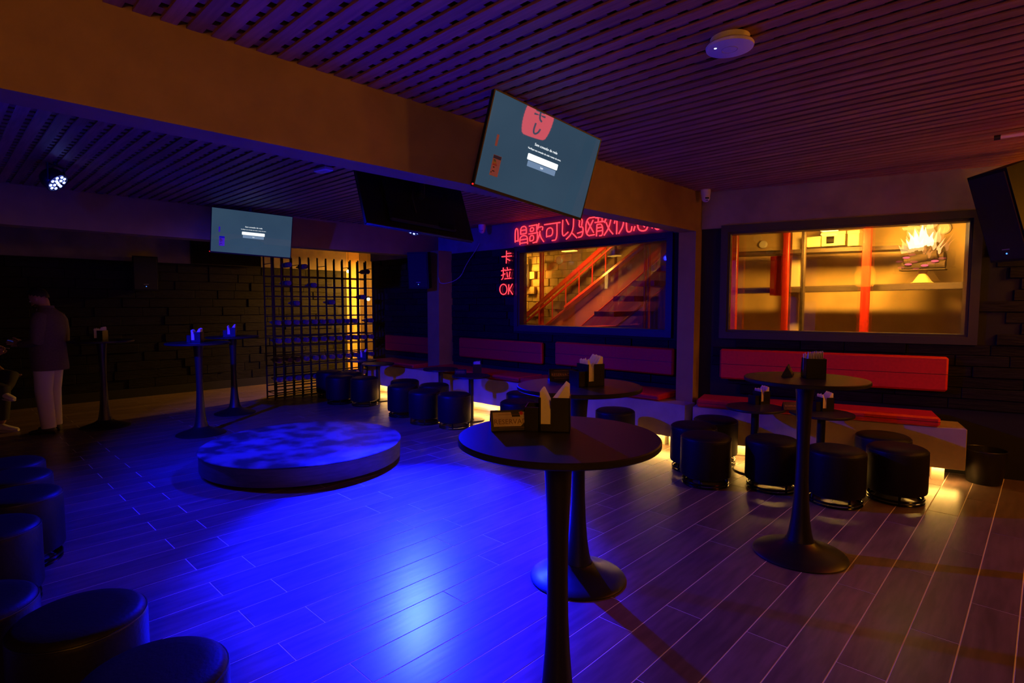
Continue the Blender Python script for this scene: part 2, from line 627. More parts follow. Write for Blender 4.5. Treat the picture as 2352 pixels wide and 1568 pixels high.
part('stringer_trim', loc_g(tube([c1(*n0, YN - 0.01), c1(*n1, YN - 0.01)], 0.012), st), redsteel_m, st)
for k in range(-2, 5):
    a = c1(1330 + 228 * k, 1225 - 178 * k, 7.0)
    part('tread', loc_g(box(a.x, a.x + 0.34, YN + 0.04, YFR - 0.05, a.z - 0.075, a.z), st), redsteel_m, st)
for sx in (1838, 1884):
    p = c1(sx, 900, 6.62)
    part('post', loc_g(mv(lathe([(0.020, 0), (0.020, 3.04)], 12), p.x, p.y, 0), st), redsteel_m, st, True)
fr_ = thing('stair_balustrade', 'dark red handrail with thin lower rail running up in front of the ochre brick wall', 'railing', (-6.6, 7.9, 0))
h0_, h1_ = line_ext((385, 1300), (1330, 465), -0.25, 1.25)
t0_, t1_ = line_ext((390, 1370), (1430, 460), -0.25, 1.2)
part('handrail', loc_g(tube([c1(*h0_, YR), c1(*h1_, YR)], 0.045, 8), fr_), redsteel_m, fr_, True)
part('rail', loc_g(tube([c1(*t0_, YR), c1(*t1_, YR)], 0.02, 6), fr_), redsteel_m, fr_, True)
for k in range(8):
    s_ = -0.15 + k * 0.17
    q0 = line_ext((385, 1300), (1330, 465), s_, s_)[0]
    part('baluster', loc_g(tube([c1(*q0, YR), c1(*q0, YR) - Vector((0, 0, 0.75))], 0.012, 6), fr_), redsteel_m, fr_)
p0 = c1(566, 900, 8.2)
p1 = c1(600, 900, 8.2)
tag(part('red_post', bevel_box(p0.x, p1.x, 8.2, 8.2 + (p1.x - p0.x), 0, 3.04, 0.008), redsteel_m), 'square red steel post between bright and dim parts of the ochre brick wall', 'post')
p = c1(825, 615, 8.36)
tag(part('wall_disc', xf(lathe([(0.075, 0), (0.075, 0.03), (0.06, 0.045)], 20), Matrix.Translation((p.x, 8.345, p.z)) @ Matrix.Rotation(pi / 2, 4, 'X')), white_m, None, True), 'round pale disc on the brick wall above the stair handrail', 'speaker')
p = c1(930, 500, 7.15)
cl = thing('ceiling_lamp', 'flat lit ceiling lamp above the red stair handrail behind glass', 'lamp', (p.x, p.y, p.z))
part('housing', box(-0.13, 0.13, -0.06, 0.06, 0.0, 0.03), white_m, cl)
part('diffuser', box(-0.12, 0.12, -0.05, 0.05, -0.012, 0.0), emitter('stair lamp', WARM, 4.0), cl)
la = lamp('ceiling_lamp_light', 'AREA', (0, 0.02, -0.06), STAIR_W * 0.55, WARM, cl, size=0.2)
la.rotation_euler = (R(40), 0, 0)
p = c1(402, 800, 8.30)
wl = thing('wall_sconce', 'glowing vertical wall sconce on ochre bricks at the window edge', 'lamp', (p.x, 8.33, p.z))
part('back_plate', box(-0.05, 0.05, 0.0, 0.03, -0.22, 0.22), brown_m, wl)
part('shade', mv(lathe([(0.035, -0.2), (0.04, 0), (0.035, 0.2)], 14), 0, -0.05, 0), emitter('sconce glow', (1.0, 0.50, 0.09), 4.0), wl, True)
la = lamp('wall_sconce_light', 'AREA', (0.0, -0.20, 0.0), STAIR_W * 0.30, WARM, wl, size=0.2)
la.rotation_euler = (R(90), 0, 0)

# room behind the second window
struct('wall_room', join(box(-3.5, 4.0, 8.35, 8.45, 0, 3.05)), ochre_m)
YS = 7.45


def frame_post(name, x0, x1, y_, m_, label, z0=0.0, z1=3.04, cat='post'):
    a, b = on_y(x0, 650, y_), on_y(x1, 650, y_)
    return tag(part(name, bevel_box(a.x, b.x, y_, y_ + max(0.06, (b.x - a.x) * 0.6), z0, z1, 0.006), m_), label, cat)


frame_post('red_post', 1674, 1691, YS, redsteel_m, 'red steel post at the pillar end of the wide window behind glass')
frame_post('red_post', 1795, 1809, YS, redsteel_m, 'red steel post beside the red cloth panel behind the wide window')
frame_post('red_post', 1977, 1997, YS, redsteel_m, 'broad red steel post between shelf boxes and the burning logs')
frame_post('thin_post', 1838, 1846, YS - 0.25, brown_m, 'slim dark brown post in front of the cream panels behind the wide window')
frame_post('cream_post', 1816, 1836, YS + 0.47, cream_m, 'pale cream upright panel behind the slim dark post')
frame_post('red_cloth', 1768, 1793, YS + 0.05, mat('red cloth panel', (0.45, 0.012, 0.008), 0.7), 'bright red cloth hanging between two shelf rails behind glass', 1.66, 2.16, 'cloth')


def rail(name, x0, y0, x1, y1, thick, m_, label, Yp=YS + 0.10, depth=0.10):
    a, b = on_y(x0, y0, Yp), on_y(x1, y1, Yp)
    d = Vector((b.x - a.x, 0, b.z - a.z))
    h = thick / F_PX * 7.4 * 0.5
    g = prism([(a.x, a.z - h), (b.x, b.z - h), (b.x, b.z + h), (a.x, a.z + h)], 'y', Yp, Yp + depth)
    return tag(part(name, g, m_), label, 'shelf')


rail('shelf_rail', 1600, 670, 2330, 652, 12, brown_m, 'long dark shelf rail below the burning logs behind the wide window', YS + 0.10, 0.34)
rail('shelf_rail', 1600, 586, 2076, 567, 8, brown_m, 'dark upper shelf rail carrying pale boxes behind the wide window', YS + 0.12, 0.34)
for x0, x1, y0, y1, lb in ((1852, 1884, 543, 568, 'pale cream box on the upper shelf next to the slim dark post'),
                           (1886, 1942, 530, 566, 'cream box with a dark square opening on the upper shelf'),
                           (1946, 1974, 528, 565, 'small cream carton on the upper shelf beside the broad red post')):
    a, b = on_y(x0, y1, YS + 0.2), on_y(x1, y0, YS + 0.2)
    t_ = thing('storage_box', lb, 'box', ((a.x + b.x) / 2, YS + 0.3, a.z))
    w_ = (b.x - a.x) / 2
    part('carton', bevel_box(-w_, w_, -0.1, 0.12, 0, b.z - a.z, 0.006), cream_m, t_)
    part('lid', bevel_box(-w_ - 0.006, w_ + 0.006, -0.106, 0.126, (b.z - a.z) * 0.8, b.z - a.z + 0.004, 0.004), cream_m, t_)
    if 'dark square' in lb:
        part('opening', box(-w_ * 0.55, w_ * 0.10, -0.112, -0.1065, (b.z - a.z) * 0.18, (b.z - a.z) * 0.68), darklens_m, t_)
for x_, y_, r_, lb in ((1752, 561, 0.055, 'small round pale disc for a lantern reflection above the red cloth panel behind glass'), (2168, 524, 0.07, 'round pale disc for a lantern reflection above the fire behind the wide window')):  # pale discs stand in for lantern reflections in the glass
    p = on_y(x_, y_, 8.30)
    tag(part('wall_disc', xf(lathe([(r_, 0), (r_, 0.03), (r_ * 0.8, 0.045)], 20), Matrix.Translation((p.x, 8.335, p.z)) @ Matrix.Rotation(pi / 2, 4, 'X')), white_m, None, True), lb, 'speaker')
for x_, y_, lb in ((2104, 514, 'flat lit ceiling lamp above the burning logs behind the wide window'), (1905, 528, 'assumed flat lit ceiling lamp above the cream shelf boxes behind the wide window')):  # lamp above the shelf boxes is assumed, added to light the room
    p = on_y(x_, y_, 7.05)
    cl = thing('ceiling_lamp', lb, 'lamp', (p.x, p.y, p.z))
    part('housing', box(-0.10, 0.10, -0.07, 0.07, 0.0, 0.03), white_m, cl)
    part('diffuser', box(-0.075, 0.075, -0.06, 0.06, -0.012, 0.0), emitter('room lamp', (1.0, 0.55, 0.12), 6.0), cl)
    la = lamp('ceiling_lamp_light', 'AREA', (0, 0.02, -0.05), ROOM_W * 0.5, WARM, cl, size=0.16)
    la.rotation_euler = (R(50), 0, 0)

# fire of stacked logs standing on the shelf rail
p = on_y(2118, 652, YS + 0.27) + Vector((0, 0, 0.012))
fire = thing('log_fire', 'burning stacked logs with tall yellow flames on a small stand behind glass', 'fire', (p.x, p.y, p.z))
part('stand', lathe([(0.11, 0.0), (0.09, 0.012), (0.035, 0.10), (0.05, 0.14)], 18), ochre_m, fire, True)
part('grate', bevel_box(-0.21, 0.21, -0.09, 0.09, 0.135, 0.152, 0.006), log_m, fire)
log_list = [(-0.20, 0.20, 0.19, 0.20, 0.045, 0.02), (-0.17, 0.13, 0.24, 0.31, 0.048, -0.01), (0.00, 0.19, 0.25, 0.285, 0.055, 0.05), (-0.14, 0.08, 0.33, 0.385, 0.05, 0.02)]
for a, b, z0, z1, r_, dy in log_list:
    part('log', join(tube([(a, dy, z0), ((a + b) / 2, dy + 0.01, (z0 + z1) / 2 + 0.006), (b, dy - 0.01, z1)], r_, 10)), log_m, fire, True)
ember_m = emitter('ember', (1.0, 0.12, 0.16), 1.6)
for x_, z_ in ((-0.13, 0.21), (0.11, 0.235), (-0.15, 0.285), (0.02, 0.19)):
    part('ember', mv(sphere(0.02, 8, 6, 1.8, 1, 0.6), x_, -0.045, z_), ember_m, fire, True)
flame_m = emitter('flame', (1.0, 0.62, 0.20), 5.0)
flame2_m = emitter('flame tip', (1.0, 0.36, 0.10), 2.2)
frng = random.Random(12)
for k, (fx, zb, hgt, rad, dx) in enumerate(((-0.125, 0.385, 0.11, 0.020, -0.04), (-0.095, 0.385, 0.19, 0.030, -0.05), (-0.06, 0.39, 0.21, 0.036, -0.03), (-0.02, 0.395, 0.25, 0.040, 0.0),
                                         (0.02, 0.395, 0.22, 0.036, -0.02), (0.055, 0.385, 0.17, 0.030, 0.02), (0.085, 0.36, 0.20, 0.022, 0.03), (0.115, 0.32, 0.17, 0.016, 0.07), (0.135, 0.31, 0.12, 0.014, 0.06))):
    pr = [(0.5, 0), (1.0, 0.18), (0.86, 0.4), (0.48, 0.68), (0.06, 1.0)]
    V, Fc = lathe([(r_ * rad, z_ * hgt) for r_, z_ in pr], 10)
    V = [(v[0] + fx + dx * (v[2] / hgt) ** 1.5 + 0.006 * sin(v[2] * 50 + k), v[1] * 0.8 + 0.015 * sin(k * 2.1), v[2] + zb) for v in V]
    part('flame', (V, Fc), flame_m if k < 6 else flame2_m, fire, True)
lamp('log_fire_light', 'POINT', (0.0, -0.10, 0.62), 1.0, (1, 0.55, 0.15), fire, shadow_soft_size=0.08)

# =================================================================== BENCHES, BACKRESTS, LED STRIPS
led_m = emitter('warm led strip', LED_WARM, LED_STRIP)


def notched(x0, x1, y0, y1, z0, z1, notch, tail=None):
    if not notch:
        return bevel_box(x0, x1, y0, y1, z0, z1, 0.006)
    n0, n1, ny = notch
    end = [(x1, y1)] if not tail else [(x1, tail[1]), (tail[0], tail[1]), (tail[0], y1)]
    return prism([(x0, y0), (x1, y0)] + end + [(n1, y1), (n1, ny), (n0, ny), (n0, y1), (x0, y1)], 'z', z0, z1)


def bench(name, o, ang, x0, x1, depth, label, notch=None, tail=None):
    b = thing(name, label, 'bench', o, ang)
    part('bench_box', notched(x0, x1, -depth, -0.035, 0.125, 0.485, notch, tail), bench_m, b)
    part('plinth', notched(x0 + 0.05, x1 - 0.28, -depth + 0.10, -0.04, 0.0, 0.126, notch), bench_m, b)
    part('foot', box(x1 - 0.22, x1 - 0.13, -depth + 0.08, tail[1] if tail else -0.06, 0.0, 0.126), bench_m, b)
    part('led_strip', box(x0 + 0.03, x1 - 0.03, -depth + 0.046, -depth + 0.060, 0.117, 0.1245), led_m, b, label='glowing warm led strip')
    return b


bench('bench', RW_O, RW_A, -0.02, 2.25, 0.40, 'long concrete bench with glowing underside below the wide fire window')
bench('bench', Vector((-9.2, Y_FAR, 0)), 0.0, 0.32, 6.46, 0.60, 'long concrete bench with glowing underside below the neon sign window', (1.69, 2.01, -0.31), (6.205, -0.365))


def cushion(name, o, ang, x0, x1, y0, y1, z0, z1, label, cat='cushion'):
    c = thing(name, label, cat, o, ang)
    part('upholstery', bevel_box(x0, x1, y0, y1, z0, z1, 0.018), red_m, c, True)
    zm = (z0 + z1) / 2
    part('seam', join(box(x0 - 0.001, x1 + 0.001, y0 - 0.0015, y0 + 0.001, zm - 0.002, zm + 0.002)), piping_m, c)
    return c


cushion('seat_cushion', RW_O, RW_A, 0.02, 2.06, -0.43, -0.06, 0.488, 0.575, 'bright red seat cushion on the bench below the wide fire window')
cushion('backrest', RW_O, RW_A, 0.19, 2.15, -0.10, -0.032, 0.757, 1.075, 'long bright red padded backrest below the wide fire window', 'backrest')
FO = Vector((-9.2, Y_FAR, 0))
for x0, x1, lb in ((0.34, 1.66, 'between bottle rack and pillar'), (2.02, 4.04, 'beside the pillar with speaker'), (4.06, 6.14, 'at the end near the lit pillar')):
    cushion('seat_cushion', FO, 0, x0, x1, -0.585, -0.06, 0.488, 0.56, 'dim red seat cushion ' + lb + ' on the far bench')
for x0, x1, z0, z1, lb in ((0.12, 1.62, 0.69, 0.975, 'dim red padded backrest between the bottle rack and the speaker pillar'),
                           (2.25, 4.03, 0.70, 1.01, 'dim red padded backrest below the vertical neon letters'),
                           (4.27, 6.05, 0.715, 1.035, 'dim red padded backrest below the staircase window')):
    cushion('backrest', FO, 0, x0, x1, -0.10, -0.034, z0, z1, lb, 'backrest')

# =================================================================== ROUND STAGE
stg = thing('round_stage', 'low round stage with veined top lit blue in the middle of the floor', 'stage', (-5.27, 2.54, 0))
part('plinth', lathe([(0.80, 0.0), (0.80, 0.035)], 48), black_m, stg, True)
part('stage_body', lathe([(0.915, 0.03), (0.925, 0.035), (0.925, 0.188), (0.92, 0.192)], 96), stage_side_m, stg, True)
part('stage_top', lathe([(0.93, 0.192), (0.935, 0.197), (0.93, 0.203)], 96), stage_m, stg, True)


# =================================================================== TABLES
def make_high_table():
    t = thing('high_table', 'x', 'table')
    part('base', lathe([(0.268, 0.0), (0.270, 0.006), (0.262, 0.014), (0.215, 0.030), (0.150, 0.052), (0.100, 0.076), (0.084, 0.092)], 48), black_m, t, True)
    part('stem', lathe([(0.078, 0.092), (0.066, 0.14), (0.054, 0.22), (0.045, 0.33), (0.0385, 0.46), (0.036, 0.60), (0.037, 0.72), (0.041, 0.85), (0.047, 0.97), (0.056, 1.07)], 32), black_m, t, True)
    part('mounting_plate', lathe([(0.13, 1.066), (0.13, 1.076)], 24), black_m, t, True)
    part('table_top', lathe([(0.342, 1.077), (0.346, 1.081), (0.346, 1.096), (0.342, 1.100)], 72), blacktop_m, t, True)
    return t


def make_low_table():
    t = thing('low_table', 'x', 'table')
    part('base', lathe([(0.178, 0.0), (0.182, 0.004), (0.178, 0.010), (0.03, 0.014)], 40), black_m, t, True)
    part('stem', lathe([(0.034, 0.012), (0.034, 0.575)], 20), black_m, t, True)
    part('table_top', lathe([(0.254, 0.578), (0.257, 0.581), (0.257, 0.596), (0.254, 0.600)], 56), blacktop_m, t, True)
    return t


ht = make_high_table()
HT = [((-1.205, 1.490, 0), 'black round high table with a cream reserved card and fanned napkins'),
      ((-1.880, 2.505, 0), 'black round high table with a dark reserved sign, standing behind the cream card table'),
      ((-1.062, 3.700, 0), 'black round high table with tent card standing in front of the red bench'),
      ((-8.60, 1.52, 0), 'black high table with white napkins standing next to the standing man'),
      ((-7.30, 2.23, 0), 'black high table with blue lit stem, closest of the back tables to the round stage'),
      ((-8.35, 3.00, 0), 'black high table with napkins close to the bottle rack')]
tables = []
for i, (l_, lb) in enumerate(HT):
    o = ht if i == 0 else copy_tree(ht)
    o.location = l_
    tag(o, lb, 'table')
    tables.append(o)
lt = make_low_table()
LT = [(on_z(1735, 934, 0.6), 'low round black table with napkin box near the pillar end of the red bench'),
      (on_z(1887, 947, 0.6), 'low round black table with napkins beside the reserved sign at the red bench'),
      (on_z(1012, 858, 0.6) * 1.08, 'low round black table without napkins in front of the speaker pillar'),
      (on_z(1082, 868, 0.6) * 1.04, 'low round black table with purple lit napkins in front of the far bench'),
      (on_z(830, 836, 0.6) * 1.08, 'low round black table with a napkin box beside the bottle rack'),
      (on_z(868, 842, 0.6) * 1.06, 'low round black table by the end of the far bench, gold light on its rim')]
lows = []
for i, (l_, lb) in enumerate(LT):
    o = lt if i == 0 else copy_tree(lt)
    o.location = (l_.x, l_.y, 0)
    tag(o, lb, 'table')
    lows.append(o)


# =================================================================== STOOLS
def make_stool():
    s = thing('stool', 'x', 'stool')
    r = 0.21
    prof = [(r - 0.02, 0.080), (r - 0.004, 0.086), (r, 0.10), (r, 0.385), (r - 0.003, 0.402), (r - 0.012, 0.418), (r - 0.03, 0.428), (r - 0.08, 0.434), (0.02, 0.437)]
    part('upholstery', lathe(prof, 48), leather_m, s, True)
    part('piping', ring(r - 0.004, 0.004, 0.404, 48, 6), piping_m, s, True)
    part('base_plate', lathe([(r - 0.03, 0.070), (r - 0.03, 0.081)], 32), black_m, s, True)
    part('ring', ring(0.188, 0.0085, 0.0088, 40, 8), metal_m, s, True)
    part('ring', ring(0.188, 0.0085, 0.034, 40, 8), metal_m, s, True)
    for k in range(4):
        a = pi / 4 + k * pi / 2
        part('post', mv(lathe([(0.009, 0.006), (0.009, 0.073)], 8), 0.180 * cos(a), 0.180 * sin(a), 0), metal_m, s, True)
    return s


ST = [
    ((-2.10, 4.62), 'r'), ((-2.37, 4.945), 'r'), ((-2.345, 5.365), 'r'), ((-1.64, 4.885), 'r'), ((-1.16, 4.879), 'r'), ((-0.826, 5.281), 'r'), ((-0.995, 5.68), 'r'),
    ((-5.39, 4.578), 'm'), ((-5.87, 4.48), 'm'), ((-6.475, 4.56), 'm'), ((-6.88, 4.885), 'm'), ((-6.24, 4.93), 'm'),
    ((-4.44, 4.74), 'n'), ((-4.84, 5.25), 'n'), ((-3.322, 5.071), 'k'),
    ((-7.59, 4.64), 'l'), ((-8.02, 4.46), 'l'), ((-8.722, 4.66), 'l'), ((-8.30, 4.79), 'l'),
    ((-2.506, 0.338), 'f'), ((-1.939, 0.433), 'f'), ((-2.90, 0.06), 'f'),
    ((-4.395, 0.336), 'e'), ((-3.841, 0.171), 'e'), ((-4.90, 0.35), 'e'), ((-5.33, 0.36), 'e')]
SG = {'r': 'stools at the red bench', 'm': 'stools by the speaker pillar', 'n': 'stools behind the reserved sign table', 'k': None,
      'l': 'stools by the bottle rack', 'f': 'stools at the near floor edge', 'e': 'stools in the dark row'}
SL = ['black drum stool standing before two others at the pillar end of the red bench',
      'black drum stool wedged between two stools near the lit pillar, side lit blue',
      'black drum stool closest to the red bench front behind two stools near the pillar',
      'black drum stool in front of the low table with napkin box at the red bench',
      'black drum stool just behind the stem of the high table before the red bench',
      'black drum stool nearest the waste bin, hiding part of another stool',
      'black drum stool half hidden behind the stool nearest the waste bin',
      'blue lit drum stool beside the glowing bench gap near the speaker pillar',
      'blue lit drum stool in the middle of the front row by the speaker pillar',
      'blue lit drum stool at the bottle rack end of the front row by the pillar',
      'dim drum stool in the second row next to the lit gap under the far bench',
      'dim drum stool in the second row under the low table by the speaker pillar',
      'blue rimmed drum stool partly hidden by the cream card table and its sign',
      'dim drum stool behind the blue rimmed one, close to the far bench front',
      'lone black drum stool in front of the far bench end near the lit pillar',
      'blue lit drum stool beside the rack stools, nearest the low table stem',
      'blue lit drum stool in the middle of the row in front of the bottle rack',
      'blue lit drum stool standing against the black grid of the bottle rack',
      'drum stool with gold lit seat in the second row before the bottle rack',
      'black drum stool with blue sheen on its seat, between two others at the floor edge',
      'black drum stool with blue sheen, nearest the cream card table of the edge stools',
      'black drum stool between the dark row and the stools with blue sheen',
      'black drum stool with visible ring base in the dark row facing the stage',
      'black drum stool in the dark row closest to the blue sheen stools',
      'black drum stool behind the one with visible ring base in the dark row',
      'black drum stool at the standing man end of the dark row']
s0 = make_stool()
for i, (l_, k) in enumerate(ST):
    o = s0 if i == 0 else copy_tree(s0)
    o.location = (*l_, 0)
    o.rotation_euler = (0, 0, random.random() * 3)
    tag(o, SL[i], 'stool', SG[k])


# =================================================================== NAPKIN HOLDERS, RESERVED SIGNS
def make_holder():
    h = thing('napkin_holder', 'x', 'napkin holder')
    W, D, T, Hh = 0.055, 0.055, 0.003, 0.122
    part('holder_body', join(
        box(-W, W, -D, D, 0, 0.004),
        box(-W, -W + T, -D, D, 0, Hh), box(-W, W, D - T, D, 0, Hh),
        box(W - T, W, -D, -D + 0.008, 0, Hh), box(W - T, W, -0.012, D, 0, Hh), box(W - T, W, -D, -0.012, 0, 0.028),
        box(-W, W, -D, -D + T, 0, Hh)), card_m, h)
    part('side_box', join(box(-W, W * 0.8, -D - 0.05, -D - 0.047, 0, 0.085), box(-W, -W + T, -D - 0.05, -D, 0, 0.085), box(W * 0.8 - T, W * 0.8, -D - 0.05, -D, 0, 0.085), box(-W, W * 0.8, -D - 0.05, -D, 0, 0.003)), card_m, h)
    rr = random.Random(3)
    for k in range(10):
        x_ = 0.046 - 0.0088 * k
        part('napkin', prism([(-0.050, 0.02), (-0.028, 0.02), (-0.010, 0.062 + 0.003 * k), (-0.040, 0.150 + rr.uniform(-0.010, 0.010)), (-0.051, 0.143)], 'x', x_, x_ + 0.0022), paper_m, h)
        part('napkin', prism([(-0.032, 0.02), (0.050, 0.02), (0.051, 0.158 + rr.uniform(-0.006, 0.006)), (0.038, 0.166 + rr.uniform(-0.006, 0.006)), (-0.026, 0.062 + 0.003 * k)], 'x', x_ - 0.003, x_ - 0.0008), paper_m, h)
    return h


hd0 = make_holder()


def put_holder(i, x, y, z, rz, lb):
    o = hd0 if i == 0 else copy_tree(hd0)
    o.location = (x, y, z)
    o.rotation_euler = (0, 0, rz)
    tag(o, lb, 'napkin holder')


p = on_z(1275, 985, 1.1)
HZ = 1.1005
put_holder(0, p.x, p.y, HZ, -0.95, 'black napkin holder with fanned napkins next to the cream reserved card')
p = on_z(1356, 884, 1.1)
put_holder(1, p.x, p.y, HZ, -0.35, 'black napkin holder with napkin stack beside the dark gold lettered reserved sign')
p = on_z(1868, 868, 1.1)
put_holder(2, p.x, p.y, HZ, -2.6, 'black napkin holder with napkins on the high table before the red bench')
for i, (tb, lb) in enumerate(((tables[3], 'napkin holder on the high table next to the standing man'), (tables[4], 'napkin holder on the high table nearest the round stage'), (tables[5], 'napkin holder on the high table nearest the bottle rack'))):
    put_holder(3 + i, tb.location.x - 0.02, tb.location.y + 0.0, HZ, -0.75 + 0.1 * i, lb)
p = on_z(1748, 926, 0.6)
put_holder(6, p.x, p.y, 0.6005, -0.5, 'napkin holder on the low table near the pillar end of the red bench')
p = on_z(1893, 942, 0.6)
put_holder(7, p.x, p.y, 0.6005, -0.75, 'napkin holder beside the reserved sign on the low table at the red bench')
p = on_z(1096, 862, 0.6) * 1.04
put_holder(8, p.x, p.y, 0.6005, -2.2, 'napkin holder with purple lit napkins on the low table at the far bench')
p = on_z(836, 832, 0.6) * 1.07
put_holder(9, p.x, p.y, 0.6005, -0.8, 'napkin holder on the low table beside the bottle rack')


def sign(loc, rz, lb, wood=False):
    s = thing('reserved_sign', lb, 'sign', loc, rz)
    L, D, Hh = 0.078, 0.032, 0.068
    part('card', join(prism([(-D, 0), (D, 0), (0, Hh)], 'x', -L, L)), card_m, s)
    ang = math.atan2(Hh, D)
    tilt = Matrix.Translation((0, -D / 2 - 0.0012, Hh / 2)) @ Matrix.Rotation(ang, 4, 'X')
    if wood:
        part('print', xf(prism([(-0.068, -0.022), (0.03, -0.022), (0.066, 0.012), (0.05, 0.03), (-0.07, 0.03)], 'z', -0.0004, 0.0004), tilt), wood_card_m, s)
        part('dark_print', xf(prism([(0.0, 0.012), (0.03, 0.012), (0.025, 0.031), (-0.004, 0.031)], 'z', 0.0005, 0.0009), tilt), card_m, s)
        part('red_mark', xf(lathe([(0.007, 0.0010), (0.007, 0.0014)], 12), tilt @ Matrix.Translation((0.034, 0.025, 0))), mat('red print', (0.5, 0.01, 0.01), 0.6), s)
        part('lettering', xf(text_geom('RESERVADO', 0.026, 0.0004), tilt @ Matrix.Translation((0.004, -0.006, 0.0012))), brownink_m, s)
    else:
        part('print', xf(prism([(-0.06, -0.012), (0.062, -0.016), (0.05, 0.02), (-0.066, 0.02)], 'z', -0.0004, 0.0004), tilt), mat('dark brown print', (0.045, 0.03, 0.012), 0.5), s)
        part('lettering', xf(text_geom('RESERVADO', 0.024, 0.0004), tilt @ Matrix.Translation((0, 0.0, 0.0008))), gold_m, s)
    for yy in (0.026, -0.022) if not wood else (-0.027, 0.021):
        part('rule', xf(box(-0.05, 0.05, yy - 0.0006, yy + 0.0006, 0.0004, 0.001), tilt), gold_m if not wood else brownink_m, s)
    return s


p = on_z(1175, 984, 1.1)
sign((p.x, p.y, HZ), YAW + 0.16, 'tent card with cream wood print and brown lettering beside the fanned napkins', True)
p = on_z(1290, 873, 1.1)
sign((p.x, p.y, HZ), YAW + 0.14, 'black tent card with gold lettering on the high table behind the cream card')
p = on_z(1809, 862, 1.1)
sign((p.x, p.y, HZ), YAW + 1.05, 'small brown tent card on the high table in front of the red bench')
p = on_z(1818, 940, 0.6)
sign((p.x, p.y, 0.6005), YAW - 0.1, 'dark tent card with purple lit lettering on the low table at the red bench')
p = on_z(1058, 865, 0.6) * 1.035
sign((p.x, p.y, 0.6005), YAW, 'dark tent card on the low table by the speaker pillar')

# =================================================================== TELEVISIONS
def screen_mat():
    m = mat('tv picture', (0.006, 0.008, 0.010), 0.02, spec=0.6)
    nt = m.node_tree
    b = nt.nodes['Principled BSDF']
    tc = nt.nodes.new('ShaderNodeTexCoord')
    nz = nt.nodes.new('ShaderNodeTexNoise')
    nz.inputs['Scale'].default_value = 2.0
    rp = nt.nodes.new('ShaderNodeValToRGB')
    rp.color_ramp.elements[0].color = (0.020, 0.046, 0.080, 1)
    rp.color_ramp.elements[1].color = (0.034, 0.070, 0.112, 1)
    nt.links.new(tc.outputs['Object'], nz.inputs['Vector'])
    nt.links.new(nz.outputs['Fac'], rp.inputs['Fac'])
    nt.links.new(rp.outputs['Color'], b.inputs['Emission Color'])
    b.inputs['Emission Strength'].default_value = 1.0
    return m


